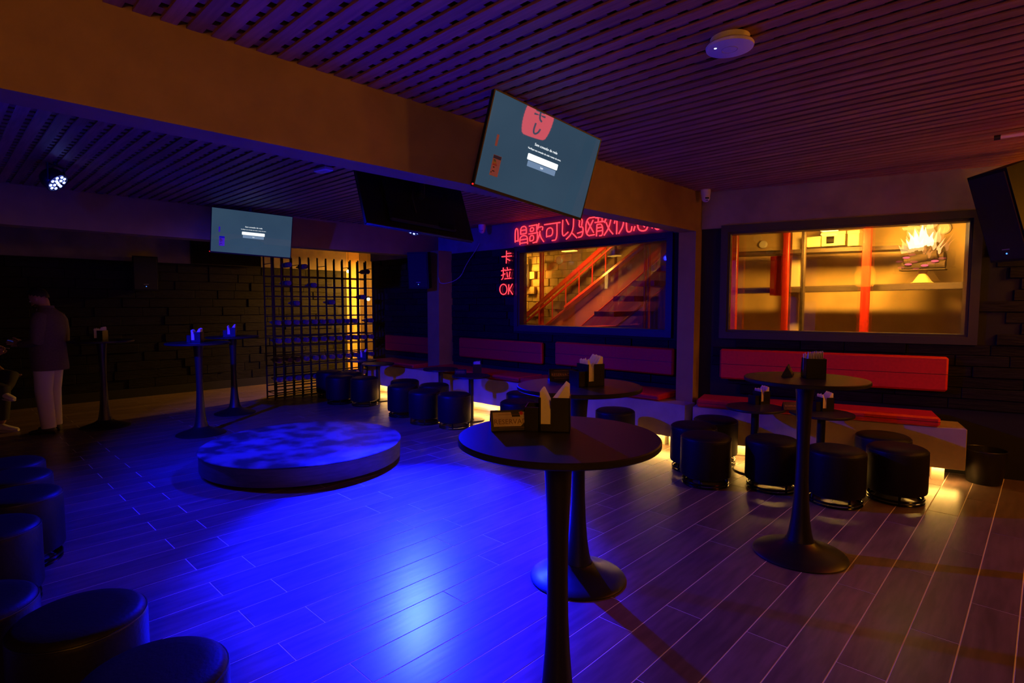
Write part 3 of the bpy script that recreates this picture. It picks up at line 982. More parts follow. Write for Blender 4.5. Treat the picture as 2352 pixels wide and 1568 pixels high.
def television(label, C, u, n, W, Hh, on=True, sticker=None):
    u = Vector(u).normalized()
    n = Vector(n).normalized()
    v = n.cross(u).normalized()
    u = v.cross(n)
    M = Matrix((u, v, n)).transposed().to_4x4()
    t = thing('television', label, 'television', C)
    t.matrix_world = Matrix.Translation(C) @ M
    w, h = W / 2, Hh / 2
    part('cabinet', bevel_box(-w, w, -h, h, -0.028, -0.002, 0.004), bezel_m, t)
    part('back_cover', bevel_box(-w * 0.62, w * 0.62, -h * 0.85, h * 0.35, -0.062, -0.028, 0.012), bezel_m, t)
    e = 0.008
    part('bezel', join(box(-w, w, h - e, h, -0.002, 0.003), box(-w, w, -h, -h + 2 * e, -0.002, 0.003), box(-w, -w + e, -h + 2 * e, h - e, -0.002, 0.003), box(w - e, w, -h + 2 * e, h - e, -0.002, 0.003)), bezel_m, t)
    # ceiling bracket (vertical in the room)
    inv = t.matrix_world.inverted()
    top = Vector(C) - n * 0.09
    br = join(tube([inv @ top, inv @ Vector((top.x, top.y, CEIL + 0.02))], 0.022, 10),
              tube([inv @ (Vector(C) - n * 0.06), inv @ top], 0.03, 8))
    part('bracket', br, black_m, t)
    if on:
        part('screen', box(-w + e, w - e, -h + 2 * e, h - e, -0.002, 0.0005), screen_mat(), t)
        wht = emitter('menu white', (0.92, 0.97, 1.0), 1.25)
        gry = emitter('menu grey', (0.16, 0.24, 0.38), 1.0)
        Z = Matrix.Translation((0, 0, 0.0015))
        part('headline', xf(text_geom('Sem conex\u00e3o de rede', 0.0225, 0.0003), Matrix.Translation((0.010, 0.0765, 0.0015))), wht, t)
        part('message', xf(text_geom('Verifique sua conex\u00e3o de rede e tente de novo.', 0.0150, 0.0003), Matrix.Translation((0.009, 0.0435, 0.0015))), wht, t)

        def rounded(x0, x1, y0, y1, r, z0, z1):
            pts = []
            for cx, cy, a0 in ((x1 - r, y1 - r, 0), (x0 + r, y1 - r, pi / 2), (x0 + r, y0 + r, pi), (x1 - r, y0 + r, 1.5 * pi)):
                pts += [(cx + r * cos(a0 + k * pi / 8), cy + r * sin(a0 + k * pi / 8)) for k in range(5)]
            return prism(pts, 'z', z0, z1)
        part('button', rounded(-0.123, 0.139, -0.022, 0.015, 0.006, 0.0008, 0.002), wht, t, label='white rounded menu button')
        gb = part('button', rounded(-0.112, 0.131, -0.060, -0.026, 0.004, 0.0006, 0.0012), gry, t, label='grey menu button')
        part('lettering', xf(text_geom('Sair', 0.017, 0.0003), Matrix.Translation((0.010, -0.043, 0.0018))), wht, gb)
        part('barcode_sticker', box(-0.381, -0.364, -0.017, 0.047, 0.0008, 0.0016), mat('orange sticker', (0.75, 0.45, 0.28), 0.6), t)
        el = part('energy_sticker', box(-0.373, -0.312, -0.182, -0.065, 0.0008, 0.0016), mat('orange sticker', (0.75, 0.45, 0.28), 0.6), t)
        part('sticker_header', box(-0.371, -0.314, -0.085, -0.067, 0.0017, 0.0022), mat('blue print', (0.05, 0.08, 0.18), 0.6), el)
        for k, c in enumerate(((0.02, 0.25, 0.06), (0.18, 0.35, 0.03), (0.6, 0.5, 0.02), (0.6, 0.25, 0.02), (0.55, 0.04, 0.02))):
            part('rating_bar', box(-0.366, -0.350 + 0.004 * k, -0.096 - 0.0065 * k, -0.091 - 0.0065 * k, 0.0017, 0.0022), mat('rating %d' % k, c, 0.6), el)
        part('print', join(box(-0.360, -0.348, -0.137, -0.130, 0.0017, 0.0021), box(-0.360, -0.342, -0.158, -0.152, 0.0017, 0.0021), box(-0.368, -0.362, -0.168, -0.160, 0.0017, 0.0021)), card_m, el)
        part('standby_light', mv(sphere(0.006, 8, 6), -w - 0.004, -h + 0.012, 0), emitter('standby red', (1, 0.02, 0.02), 1.0), t)
    else:
        for x_, y_ in ((-0.2, 0.02), (0.0, 0.04), (0.12, -0.06), (-0.06, -0.10), (0.2, 0.10)):
            part('screw', mv(lathe([(0.008, 0.0), (0.008, 0.003)], 8), x_, y_, -0.066), metal_m, t)
        part('cable', tube([(0.05, 0.05, -0.07), (0.09, -0.04, -0.085), (0.07, -0.15, -0.07)], 0.006), black_m, t)
        part('socket_panel', box(-0.25, -0.12, -0.23, -0.19, -0.070, -0.062), metal_m, t)
    return t


TV1_C, TV1_U, TV1_N = Vector((-2.324, 2.698, 2.438)), Vector((0.082, 0.990, -0.112)), Vector((0.967, -0.105, -0.232))
television('lit television with no connection message hanging in front of the amber beam', TV1_C, TV1_U, TV1_N, 0.935, 0.545)
television('lit television with no connection message hanging in front of the dark back beam', Vector((-7.254, 2.887, 2.429)), (0.20, 0.975, -0.04), (0.955, -0.21, -0.16), 0.935, 0.545)
television('dark television seen from behind, leaning out under the amber beam', Vector((-3.382, 2.511, 2.300)), (-0.017, -0.999, 0.051), (-0.921, -0.004, -0.39), 0.935, 0.545, on=False)


# =================================================================== STAGE LAMPS
def par_lamp(label, C, target, watts, size, blend, core=None, n_led=13):
    t = thing('stage_lamp', label, 'stage lamp', C)
    d = (Vector(target) - Vector(C)).normalized()
    q = d.to_track_quat('-Z', 'Y').to_matrix().to_4x4()
    t.matrix_world = Matrix.Translation(C) @ q
    part('housing', lathe([(0.085, -0.01), (0.09, 0.0), (0.09, 0.06), (0.07, 0.10), (0.03, 0.12)], 24), black_m, t, True)
    part('rim', ring(0.088, 0.006, -0.008, 28, 6), black_m, t, True)
    led = emitter('blue led', (0.16, 0.22, 1.0), 9.0)
    pos = [(0, 0)] + [(0.030 * cos(k * pi / 2 + 0.4), 0.030 * sin(k * pi / 2 + 0.4)) for k in range(4)] + [(0.062 * cos(k * pi / 4.5), 0.062 * sin(k * pi / 4.5)) for k in range(9)]
    lm = mesh('led', mv(sphere(0.0125, 10, 6, 1, 1, 0.6), 0, 0, -0.012), led, True)
    for x_, y_ in pos[:n_led + 1]:
        link('led', lm, t, (x_, y_, 0))
    inv = t.matrix_world.inverted()
    top = Vector((C[0], C[1], CEIL + 0.02))
    side = q.to_3x3() @ Vector((1, 0, 0))
    a, b = Vector(C) + side * 0.105, Vector(C) - side * 0.105
    hz = min(CEIL - 0.02, C[2] + 0.16)
    part('yoke', tube([inv @ a, inv @ Vector((a.x, a.y, hz)), inv @ Vector((b.x, b.y, hz)), inv @ b], 0.009), black_m, t)
    part('clamp', tube([inv @ Vector((C[0], C[1], hz)), inv @ top], 0.016, 8), black_m, t)
    lt_ = lamp('stage_lamp_light', 'SPOT', (0, 0, -0.035), watts, BLUE, t, spot_size=R(size), spot_blend=blend, shadow_soft_size=0.05)
    if core:   # the hot middle of the beam
        lc = lamp('stage_lamp_core', 'SPOT', (0, 0, -0.035), core[0], BLUE, t, spot_size=R(core[1]), spot_blend=1.0, shadow_soft_size=0.05)
        lc.rotation_euler = (q.inverted().to_3x3() @ (Vector(core[2]) - Vector(C))).to_track_quat('-Z', 'Y').to_euler()
    return t


par_lamp('blue stage lamp hanging below the dark television', (-5.35, 3.95, 2.42), (-4.0, 1.75, 0), PAR_MAIN_W, 96, 1.0, (PAR_CORE_W, 42, (-3.40, 2.42, 0)))
par_lamp('assumed unseen blue stage lamp grazing the slatted ceiling from the beam side', (-3.75, -0.15, 2.50), (-6.4, 1.15, 2.80), 70.0, 42, 0.6)  # assumed lamp out of view, added for the blue streaks on the slats
par_lamp('blue stage lamp with bright led dots on the slatted ceiling above the dark seats', tuple(on_x(130, 418, -6.2)), (-4.6, 2.8, 0.3), PAR_SIDE_W, 90, 0.9)
par_lamp('added unseen blue stage lamp washing the bottle rack and far pillar', (-5.25, -0.30, 2.50), (-6.9, 4.0, 0.35), 1500.0, 72, 0.8)  # extra lamp added out of view to brighten rack, stools and pillar

# =================================================================== NEON SIGNS
neon_m = emitter('red neon', (1.0, 0.035, 0.055), 2.4)
neon_core_m = neon_m


def smooth_path(pts, it=2):
    P = [Vector(p) for p in pts]
    for _ in range(it):
        if len(P) < 3:
            return P
        Q = [P[0]]
        for a, b in zip(P[:-1], P[1:]):
            Q += [a * 0.75 + b * 0.25, a * 0.25 + b * 0.75]
        Q.append(P[-1])
        P = Q
    return P


def neon_char(parent, strokes, Yp, r=0.010, name='character'):
    gs = []
    for s_ in strokes:
        pts = [c1(x, y, Yp) - parent.location for x, y in s_]
        gs.append(tube(smooth_path(pts), r, 8))
    return part(name, join(*gs), neon_m, parent, True)


def circ(cx, cy, rx, ry, n=20, a0=0, a1=2 * pi):
    return [(cx + rx * cos(a0 + (a1 - a0) * k / n), cy + ry * sin(a0 + (a1 - a0) * k / n)) for k in range(n + 1)]


YNEON = Y_FAR - 0.045
o_ = c1(1100, 240, YNEON)
ns = thing('neon_sign', 'long red neon sign of Chinese characters above the staircase window', 'neon sign', tuple(o_))
CH = [
    [[(278, 400), (278, 240), (312, 230), (314, 390)], [(280, 386), (312, 380)], [(345, 305), (345, 215), (412, 203), (412, 292)], [(345, 258), (410, 248)], [(345, 303), (410, 291)],
     [(335, 430), (335, 325), (425, 313), (427, 420)], [(338, 372), (425, 357)], [(335, 412), (425, 398)]],
    [[(445, 205), (545, 187)], [(460, 270), (460, 226), (500, 220), (500, 264), (460, 270)], [(538, 190), (538, 288)], [(440, 300), (552, 282)], [(455, 384), (455, 320), (500, 313), (500, 376), (455, 384)],
     [(545, 295), (543, 392), (490, 405)], [(565, 170), (548, 245)], [(558, 220), (614, 206), (603, 255)], [(578, 262), (562, 335), (533, 402)], [(573, 290), (588, 345), (622, 392)]],
    [[(628, 188), (820, 160)], [(655, 340), (655, 232), (728, 221), (728, 318), (655, 330)], [(780, 167), (780, 368), (720, 378)]],
    [[(850, 130), (840, 346), (915, 275)], [(890, 125), (920, 187)], [(980, 110), (977, 230), (945, 310), (890, 362)], [(962, 288), (1020, 346)]],
    [[(1035, 128), (1088, 115), (1076, 200)], [(1052, 132), (1042, 222), (1097, 206), (1086, 328), (1035, 340)], [(1024, 291), (1084, 270)],
     [(1235, 97), (1130, 112), (1125, 326), (1232, 306)], [(1215, 130), (1140, 287)], [(1145, 145), (1220, 282)]],
    [[(1275, 65), (1275, 152)], [(1322, 58), (1322, 143)], [(1243, 106), (1352, 94)], [(1235, 162), (1362, 145)], [(1260, 185), (1254, 326)], [(1260, 186), (1326, 175), (1331, 314), (1290, 320)], [(1262, 226), (1325, 216)], [(1262, 266), (1325, 256)],
     [(1387, 62), (1350, 166)], [(1368, 112), (1452, 100)], [(1432, 105), (1402, 228), (1344, 316)], [(1370, 160), (1400, 238), (1452, 300)]],
    [[(1500, 92), (1496, 302)], [(1478, 130), (1468, 174)], [(1508, 98), (1530, 137)], [(1534, 112), (1640, 98)], [(1582, 60), (1580, 170), (1560, 232), (1520, 296)], [(1613, 112), (1615, 262), (1642, 277), (1672, 264), (1680, 206)], [(1630, 50), (1655, 82)]],
    [[(1717, 204), (1700, 262)], [(1745, 165), (1755, 240), (1790, 263), (1850, 257), (1870, 208)], [(1795, 163), (1832, 216)], [(1885, 168), (1926, 227)],
     [(1690, 62), (1752, 46)], [(1722, 52), (1722, 150)], [(1682, 96), (1762, 84)], [(1722, 100), (1698, 164)], [(1724, 100), (1758, 138)], [(1786, 58), (1782, 100)], [(1852, 44), (1836, 92)], [(1820, 22), (1815, 100), (1752, 184)], [(1818, 98), (1862, 150)]],
    [circ(1985, 212, 29, 31)],
]
for c in CH:
    neon_char(ns, c, YNEON, 0.0085)
YV = Y_FAR - 0.075
o_ = c1(170, 760, YV)
nv = thing('neon_sign', 'small vertical red neon sign ending in OK on the black stone wall', 'neon sign', tuple(o_))
a, b = c1(105, 1045, Y_FAR - 0.05), c1(262, 480, Y_FAR - 0.05)
part('backing_board', mv(box(a.x, b.x, Y_FAR - 0.05, Y_FAR - 0.035, a.z, b.z), -nv.location.x, -nv.location.y, -nv.location.z), mat('dark acrylic', (0.012, 0.008, 0.010), 0.25), nv)
for c in ([[(175, 500), (172, 652)], [(175, 535), (228, 529)], [(118, 572), (236, 562)], [(180, 598), (216, 618)]],
          [[(136, 702), (136, 828), (114, 846)], [(112, 742), (158, 730)], [(112, 797), (158, 776)], [(182, 698), (187, 724)], [(160, 737), (228, 725)], [(180, 756), (186, 818)], [(216, 750), (205, 816)], [(153, 837), (230, 828)]],
          [circ(137, 963, 43, 62)],
          [[(203, 903), (198, 1024)], [(246, 898), (202, 978)], [(207, 962), (249, 1024)]]):
    neon_char(nv, c, YV, 0.0078)

# =================================================================== CEILING DEVICES AND CAMERAS
p = on_z(1676, 106, 2.715)
ap = thing('access_point', 'round white wireless access point with a tiny light on the slatted ceiling', 'access point', (p.x, p.y, 2.70))
part('mount', lathe([(0.075, 0.022), (0.085, 0.050)], 32), white_m, ap, True)
part('disc', lathe([(0.090, 0.0), (0.101, 0.004), (0.104, 0.014), (0.098, 0.022)], 48), white_m, ap, True)
part('logo_ring', ring(0.034, 0.002, 0.0, 28, 6), mat('pale grey', (0.35, 0.33, 0.34), 0.5), ap, True)
part('status_light', mv(lathe([(0.006, -0.001), (0.006, 0.001)], 12), -0.042, -0.055, 0), emitter('status white', (0.7, 0.85, 1), 2.5), ap)


def turret(label, C, face, r=0.05):
    t = thing('security_camera', label, 'security camera', C, face)
    part('mount', lathe([(r, 0.0), (r, -0.03), (r * 0.88, -0.075)][::-1], 24), white_m, t, True)
    part('ball', mv(sphere(r * 0.86, 18, 12), 0, -0.006, -0.085), white_m, t, True)
    part('lens_window', xf(bevel_box(-0.020, 0.020, -0.007, 0.007, -0.004, 0.004, 0.002), Matrix.Translation((0, -0.047, -0.092)) @ Matrix.Rotation(R(80), 4, 'X')), darklens_m, t)
    part('sensor', xf(box(-0.012, 0.012, -0.003, 0.003, -0.002, 0.002), Matrix.Translation((0, -0.040, -0.112)) @ Matrix.Rotation(R(60), 4, 'X')), darklens_m, t)
    return t


p = on_z(1624, 437, CEIL)
turret('white turret camera at the top of the corner beside the wide window', (p.x, p.y - 0.03, CEIL), YAW)
p = on_z(1107, 516, CEIL)
turret('white turret camera lit purple near the vertical neon sign', (p.x, p.y, CEIL), YAW - 0.2, 0.055)
p = on_z(743, 393, CEIL - 0.03)
dv = thing('smoke_detector', 'small flat ceiling unit catching blue light on the far slatted ceiling', 'detector', (p.x, p.y, CEIL - 0.035), 0.1)
part('cover', bevel_box(-0.09, 0.09, -0.045, 0.045, 0.0, 0.034, 0.008), white_m, dv)
part('grille', box(-0.06, 0.06, -0.02, 0.02, -0.002, 0.0), mat('pale grey', (0.35, 0.33, 0.34), 0.5), dv)
a = on_z(2283, 317, 2.70)
tr = thing('tube_lamp', 'thin unlit tube lamp under the slatted ceiling above the speaker', 'lamp', (a.x, a.y, 2.70))
part('tube', tube([(0.03, 0.0, 0), (1.1, 0.06, 0)], 0.013, 10), white_m, tr, True)
part('end_cap', tube([(0.0, 0, 0), (0.035, 0.002, 0)], 0.018, 10), black_m, tr, True)
part('clip', box(0.2, 0.22, 0.0, 0.02, 0.0, 0.05), black_m, tr)


# =================================================================== LOUDSPEAKERS
def speaker(label, C, M, W, D, Hh):
    t = thing('loudspeaker', label, 'loudspeaker', C)
    t.matrix_world = Matrix.Translation(C) @ M
    cab = [(-W / 2, -D / 2), (W / 2, -D / 2), (W * 0.34, D / 2), (-W * 0.34, D / 2)]
    part('cabinet', prism(cab, 'z', -Hh / 2, Hh / 2), mat('speaker cabinet', (0.004, 0.004, 0.004), 0.6, spec=0.2), t)
    part('grille', bevel_box(-W / 2 + 0.015, W / 2 - 0.015, -D / 2 - 0.012, -D / 2 - 0.001, -Hh / 2 + 0.02, Hh / 2 - 0.02, 0.004), mat('speaker grille', (0.008, 0.008, 0.008), 0.8), t)
    part('status_light', mv(sphere(0.006, 8, 6), 0.0, -D / 2 - 0.014, -Hh / 2 + 0.07), emitter('status blue', (0.05, 0.2, 1.0), 3.0), t)
    part('badge', box(-0.035, 0.035, -D / 2 - 0.0135, -D / 2 - 0.012, -Hh / 2 + 0.10, -Hh / 2 + 0.108), mat('pale grey', (0.35, 0.33, 0.34), 0.5), t)
    part('handle', box(W * 0.42, W * 0.44, -0.05, 0.05, -0.06, 0.06), black_m, t)
    part('wall_bracket', tube([(0, D / 2 - 0.01, 0), (0, D / 2 + 0.07, 0.0)], 0.03, 8), black_m, t)
    return t


sp_c = on_y(2337, 484, 6.10)
speaker('large black loudspeaker leaning out beside the wide fire window', sp_c, Matrix.Rotation(-0.80, 4, 'Z') @ Matrix.Rotation(R(19), 4, 'X'), 0.37, 0.32, 0.74)
speaker('black loudspeaker hung on the far pillar under the dark television', Vector((-7.37, 5.58, 2.10)), Matrix.Rotation(0.55, 4, 'Z') @ Matrix.Rotation(R(6), 4, 'X'), 0.34, 0.28, 0.58)
sp = speaker('small dark loudspeaker with a blue dot on the black stone wall', Vector((-10.80, 2.52, 2.05)), Matrix.Rotation(pi / 2, 4, 'Z'), 0.36, 0.26, 0.56)
wt = thing('wall_television', 'unlit dark television high on the back wall beyond the lit television', 'television', (-10.85, 3.85, 2.42), pi / 2)
part('cabinet', bevel_box(-0.6, 0.6, -0.03, 0.03, -0.17, 0.33, 0.006), bezel_m, wt)
part('screen', box(-0.585, 0.585, -0.034, -0.031, -0.155, 0.315), darklens_m, wt)
part('wall_bracket', box(-0.1, 0.1, 0.03, 0.13, -0.05, 0.15), black_m, wt)
cb = smooth_path([(-7.19, 5.79, 1.98), (-7.12, 5.77, 1.86), (-6.95, 6.03, 1.95), (-6.8, 6.05, 2.2), (-6.6, 6.05, 2.38), (-6.5, 6.05, 2.5)])
tag(part('cable', tube(cb, 0.006, 6), mat('pale cable', (0.25, 0.22, 0.25), 0.6), None, True), 'thin cable hanging from the far pillar to the plaster band', 'cable')

# =================================================================== WASTE BIN
p = on_z(2266, 1096, 0)
bn = thing('waste_bin', 'round black waste bin between the bench end and the stone wall', 'bin', (-0.352, 6.325, 0))
part('bucket', lathe([(0.118, 0.0), (0.122, 0.004), (0.150, 0.285), (0.150, 0.29), (0.144, 0.29), (0.116, 0.012)], 36, cap=False), black_m, bn, True)
part('bottom', lathe([(0.116, 0.008), (0.116, 0.012)], 24), black_m, bn, True)
part('rim', ring(0.149, 0.005, 0.29, 36, 6), black_m, bn, True)

# =================================================================== BOTTLE RACK
RX, RY0, RY1, RZ = -9.0, 3.86, 5.72, 2.33
rk = thing('bottle_rack', 'tall black metal grid rack holding rows of bottles', 'rack', (RX, RY0, 0))
nv_, nh_ = 13, 14
vb = mesh('vertical_bar', box(-0.010, 0.010, -0.010, 0.010, 0.0, RZ), black_m)
hb = mesh('horizontal_bar', box(-0.009, 0.009, 0, RY1 - RY0, -0.009, 0.009), black_m)
for dx in (0.0, -0.30):
    for k in range(nv_):
        link('vertical_bar', vb, rk, (dx, k * (RY1 - RY0) / (nv_ - 1), 0))
    for k in range(nh_):
        link('horizontal_bar', hb, rk, (dx, 0, 0.03 + 0.08 * (k == 1) + (0.163 * (k - 1) + 0.02 if k > 1 else 0)))
for k in range(0, nv_, 3):
    for z_ in (0.11, 1.0, 2.2):
        part('cross_bar', box(-0.30, 0.0, -0.005, 0.005, -0.005, 0.005), black_m, rk, loc=(0, k * (RY1 - RY0) / (nv_ - 1), z_))


def make_bottle():
    b = thing('bottle', 'x', 'bottle')
    rot = Matrix.Rotation(-pi / 2, 4, 'Y')
    part('glass', xf(lathe([(0.030, 0.004), (0.040, 0.0), (0.0425, 0.008), (0.0425, 0.20), (0.034, 0.235), (0.016, 0.265)], 18), rot), bottle_m, b, True)
    part('foil', xf(lathe([(0.0165, 0.262), (0.0155, 0.330)], 12), rot), foil_m, b, True)
    return b


bt0 = make_bottle()
cell = (RY1 - RY0) / (nv_ - 1)
first = True
for row, py in enumerate((739, 779, 822, 864)):
    z_ = on_x(720, py, RX).z
    for k in range(12):
        if (row, k) in ((3, 8), (0, 10)):
            continue
        o = bt0 if first else copy_tree(bt0)
        first = False
        o.location = (RX + 0.05, RY0 + cell * (k + 0.5) + random.uniform(-0.012, 0.012), z_)
        tag(o, 'dark wine bottle lying in the %s full row of the black grid rack' % ('top', 'second', 'third', 'bottom')[row], 'bottle', 'bottles in the %s rack row' % ('top', 'second', 'third', 'bottom')[row])
for x_, y_ in ((662, 608), (699, 612), (661, 650), (720, 655), (681, 696), (762, 694), (833, 682), (842, 624)):
    q = on_x(x_, y_, RX)
    o = copy_tree(bt0)
    o.location = (RX + 0.05, q.y, q.z)
    tag(o, 'single dark wine bottle in the sparse upper part of the black grid rack', 'bottle', 'bottles scattered in the upper rack')

# passage behind the rack: hanging bulbs, and an added unseen panel that gives the warm light
pp = thing('ceiling_lamp', 'added unseen warm panel lamp in the passage behind the bottle rack', 'lamp', (-9.85, 6.75, 2.55))
part('housing', box(-0.20, 0.20, -0.12, 0.12, 0.0, 0.03), white_m, pp)
part('diffuser', box(-0.18, 0.18, -0.10, 0.10, -0.012, 0.0), emitter('passage lamp', WARM, 6.0), pp)
part('hanger', tube([(0, 0, 0.03), (0, 0, 0.22)], 0.008), black_m, pp)
lamp('ceiling_lamp_light', 'AREA', (0, 0, -0.03), PASSAGE_W, WARM, pp, size=0.25)
for (x_, y_), X_, lb in (((800, 623), -10.72, 'hanging bulb lamp behind the bottle rack, its globe glowing bright yellow'), ((846, 687), -10.5, 'small glowing wall bulb lower down behind the bottle rack')):
    q = on_x(x_, y_, X_)
    bl = thing('bulb_lamp', lb, 'lamp', tuple(q))
    part('bulb', sphere(0.035, 14, 10), emitter('bulb glow', (1, 0.62, 0.2), 14.0), bl, True)
    part('socket', lathe([(0.014, 0.03), (0.018, 0.08)], 12), black_m, bl, True)
    part('cord', tube([(0, 0, 0.08), (0, 0, CEIL - q.z + 0.02)], 0.004), black_m, bl)

# =================================================================== PAPER LANTERNS over the bar side (mirrored in the lit television), one assumed
def lantern(label, C, kind, r=0.17, h=0.46):
    t = thing('paper_lantern', label, 'lantern', C)
    m_ = emitter('red lantern paper', (1.0, 0.05, 0.035), 10.0) if kind == 'red' else emitter('cream lantern paper', AMBER, LANTERN_GLOW)
    prof = []
    nseg = 22
    for k in range(nseg + 1):
        s_ = k / nseg
        rr = r * (0.72 + 0.28 * sin(pi * s_) ** 0.5) + (0.004 if k % 2 else 0.0)
        prof.append((rr, -h / 2 + h * s_))
    part('paper_shade', lathe(prof, 28), m_, t, True)
    part('bottom_ring', lathe([(r * 0.66, -h / 2 - 0.03), (r * 0.72, -h / 2)], 24, cap=False), black_m, t, True)
    part('top_cap', lathe([(r * 0.72, h / 2), (r * 0.66, h / 2 + 0.03)], 24), black_m, t, True)
    part('cord', tube([(0, 0, h / 2 + 0.03), (0, 0, 2.77 - C[2])], 0.004), black_m, t)
    if kind == 'red':
        ang = math.atan2(-C[1] + 2.7, -C[0] - 2.3)
        def on_shade(pts):
            return [(1.01 * r * cos(ang + a_), 1.01 * r * sin(ang + a_), z_) for a_, z_ in pts]
        for pts in ([(-0.35, 0.13), (0.30, 0.14)], [(-0.30, 0.09), (0.32, 0.10)], [(-0.40, 0.05), (0.38, 0.055)], [(0.0, 0.16), (-0.02, 0.02), (-0.25, -0.01)],
                    [(0.1, -0.04), (0.12, -0.13), (0.0, -0.165), (-0.22, -0.14), (-0.30, -0.09)]):
            part('brush_mark', tube(smooth_path(on_shade(pts)), 0.011, 8), card_m, t, True)
    return t


def mirror_point(px, py, dist):
    n = TV1_N.normalized()
    r = ray(px, py).normalized()
    P = _eye + r * ((TV1_C - _eye).dot(n) / r.dot(n))
    d = r - n * (2 * r.dot(n))
    return P + d * dist


q = mirror_point(1238, 268, 3.7)
lantern('red paper lantern with black brush marks hanging over the bar side', (max(q.x, 0.45), q.y, min(q.z, 2.50)), 'red', 0.18, 0.42)
lantern('cream paper lantern hanging beside the red one over the bar side', (1.15, 6.35, 2.28), 'cream', 0.17, 0.38)
lantern('assumed unseen cream paper lantern hanging alone at the entrance side', (1.00, -0.60, 2.12), 'cream', 0.18, 0.42)  # assumed lantern behind the camera, added to light the napkins amber
lantern('cream paper lantern hanging between the red lantern and the entrance', (2.15, 4.58, 2.30), 'cream', 0.17, 0.38)


# =================================================================== PEOPLE
def tube_r(pts, rads, n=14, flat=1.0):
    P = [Vector(p) for p in pts]
    V, Fc = [], []
    m = len(P)
    ref = Vector((1, 0, 0))
    for i, p in enumerate(P):
        t = (P[min(i + 1, m - 1)] - P[max(i - 1, 0)]).normalized()
        u = ref - t * ref.dot(t)
        u = u.normalized() if u.length > 1e-4 else t.orthogonal().normalized()
        w = t.cross(u)
        for k in range(n):
            c = 2 * pi * k / n
            V.append(tuple(p + u * cos(c) * rads[i] + w * sin(c) * rads[i] * flat))
    for i in range(m - 1):
        for k in range(n):
            a, b = i * n + k, i * n + (k + 1) % n
            Fc.append((a, b, b + n, a + n))
    Fc.append(tuple(range(n))[::-1])
    Fc.append(tuple(range((m - 1) * n, m * n)))
    return V, Fc


def loft(secs, n=28):
    """stack of ellipses (z, cx, cy, rx, ry)"""
    V, Fc = [], []
    for z, cx, cy, rx, ry in secs:
        for k in range(n):
            a = 2 * pi * k / n
            V.append((cx + rx * cos(a), cy + ry * sin(a), z))
    for i in range(len(secs) - 1):
        for k in range(n):
            a, b = i * n + k, i * n + (k + 1) % n
            Fc.append((a, b, b + n, a + n))
    Fc.append(tuple(range(n))[::-1])
    Fc.append(tuple(range((len(secs) - 1) * n, len(secs) * n)))
    return V, Fc


def skin_body(parent, chains, root, m_):
    """chains: list of [(point, radius), ...]; shared points are merged; grown with a Skin modifier"""
    idx, V, Rr, E = {}, [], [], []

    def vid(p, r):
        k = tuple(round(c, 4) for c in p)
        if k not in idx:
            idx[k] = len(V)
            V.append(k)
            Rr.append(r)
        return idx[k]
    for ch in chains:
        for (a, ra), (b, rb) in zip(ch[:-1], ch[1:]):
            E.append((vid(a, ra), vid(b, rb)))
    me = bpy.data.meshes.new('body')
    me.from_pydata(V, E, [])
    me.materials.append(m_)
    o = link('body', me, parent)
    o.modifiers.new('skin', 'SKIN').use_smooth_shade = True
    sv = me.skin_vertices[0].data
    for i, r in enumerate(Rr):
        sv[i].radius = (r, r) if not isinstance(r, tuple) else r
    sv[idx[tuple(round(c, 4) for c in root)]].use_root = True
    o.modifiers.new('sub', 'SUBSURF').levels = 1
    o.modifiers['sub'].render_levels = 2
    return o


def fingers(wrist, palm, fwd, side, curl=0.35):
    """five finger chains rooted in the palm"""
    w, p = Vector(wrist), Vector(palm)
    f, s = Vector(fwd).normalized(), Vector(side).normalized()
    dn = f.cross(s).normalized()
    out = [[(tuple(w), 0.026), (tuple(p), (0.036, 0.020))]]
    for k, L in enumerate((0.062, 0.074, 0.078, 0.070)):
        o = s * (0.027 - 0.018 * k)
        a = p + f * 0.030 + o
        b = a + (f * cos(curl) - dn * sin(curl)) * L * 0.5
        c = b + (f * cos(curl * 2.4) - dn * sin(curl * 2.4)) * L * 0.5
        out.append([(tuple(p), (0.036, 0.020)), (tuple(a), 0.0095), (tuple(b), 0.0088), (tuple(c), 0.0075)])
    a = p - f * 0.012 + s * 0.036
    b = a + (f * 0.7 + s * 0.5 - dn * 0.3).normalized() * 0.032
    c = b + (f * 0.9 + s * 0.1 - dn * 0.4).normalized() * 0.028
    out.append([(tuple(p), (0.036, 0.020)), (tuple(a), 0.0115), (tuple(b), 0.0100), (tuple(c), 0.0085)])
    return out


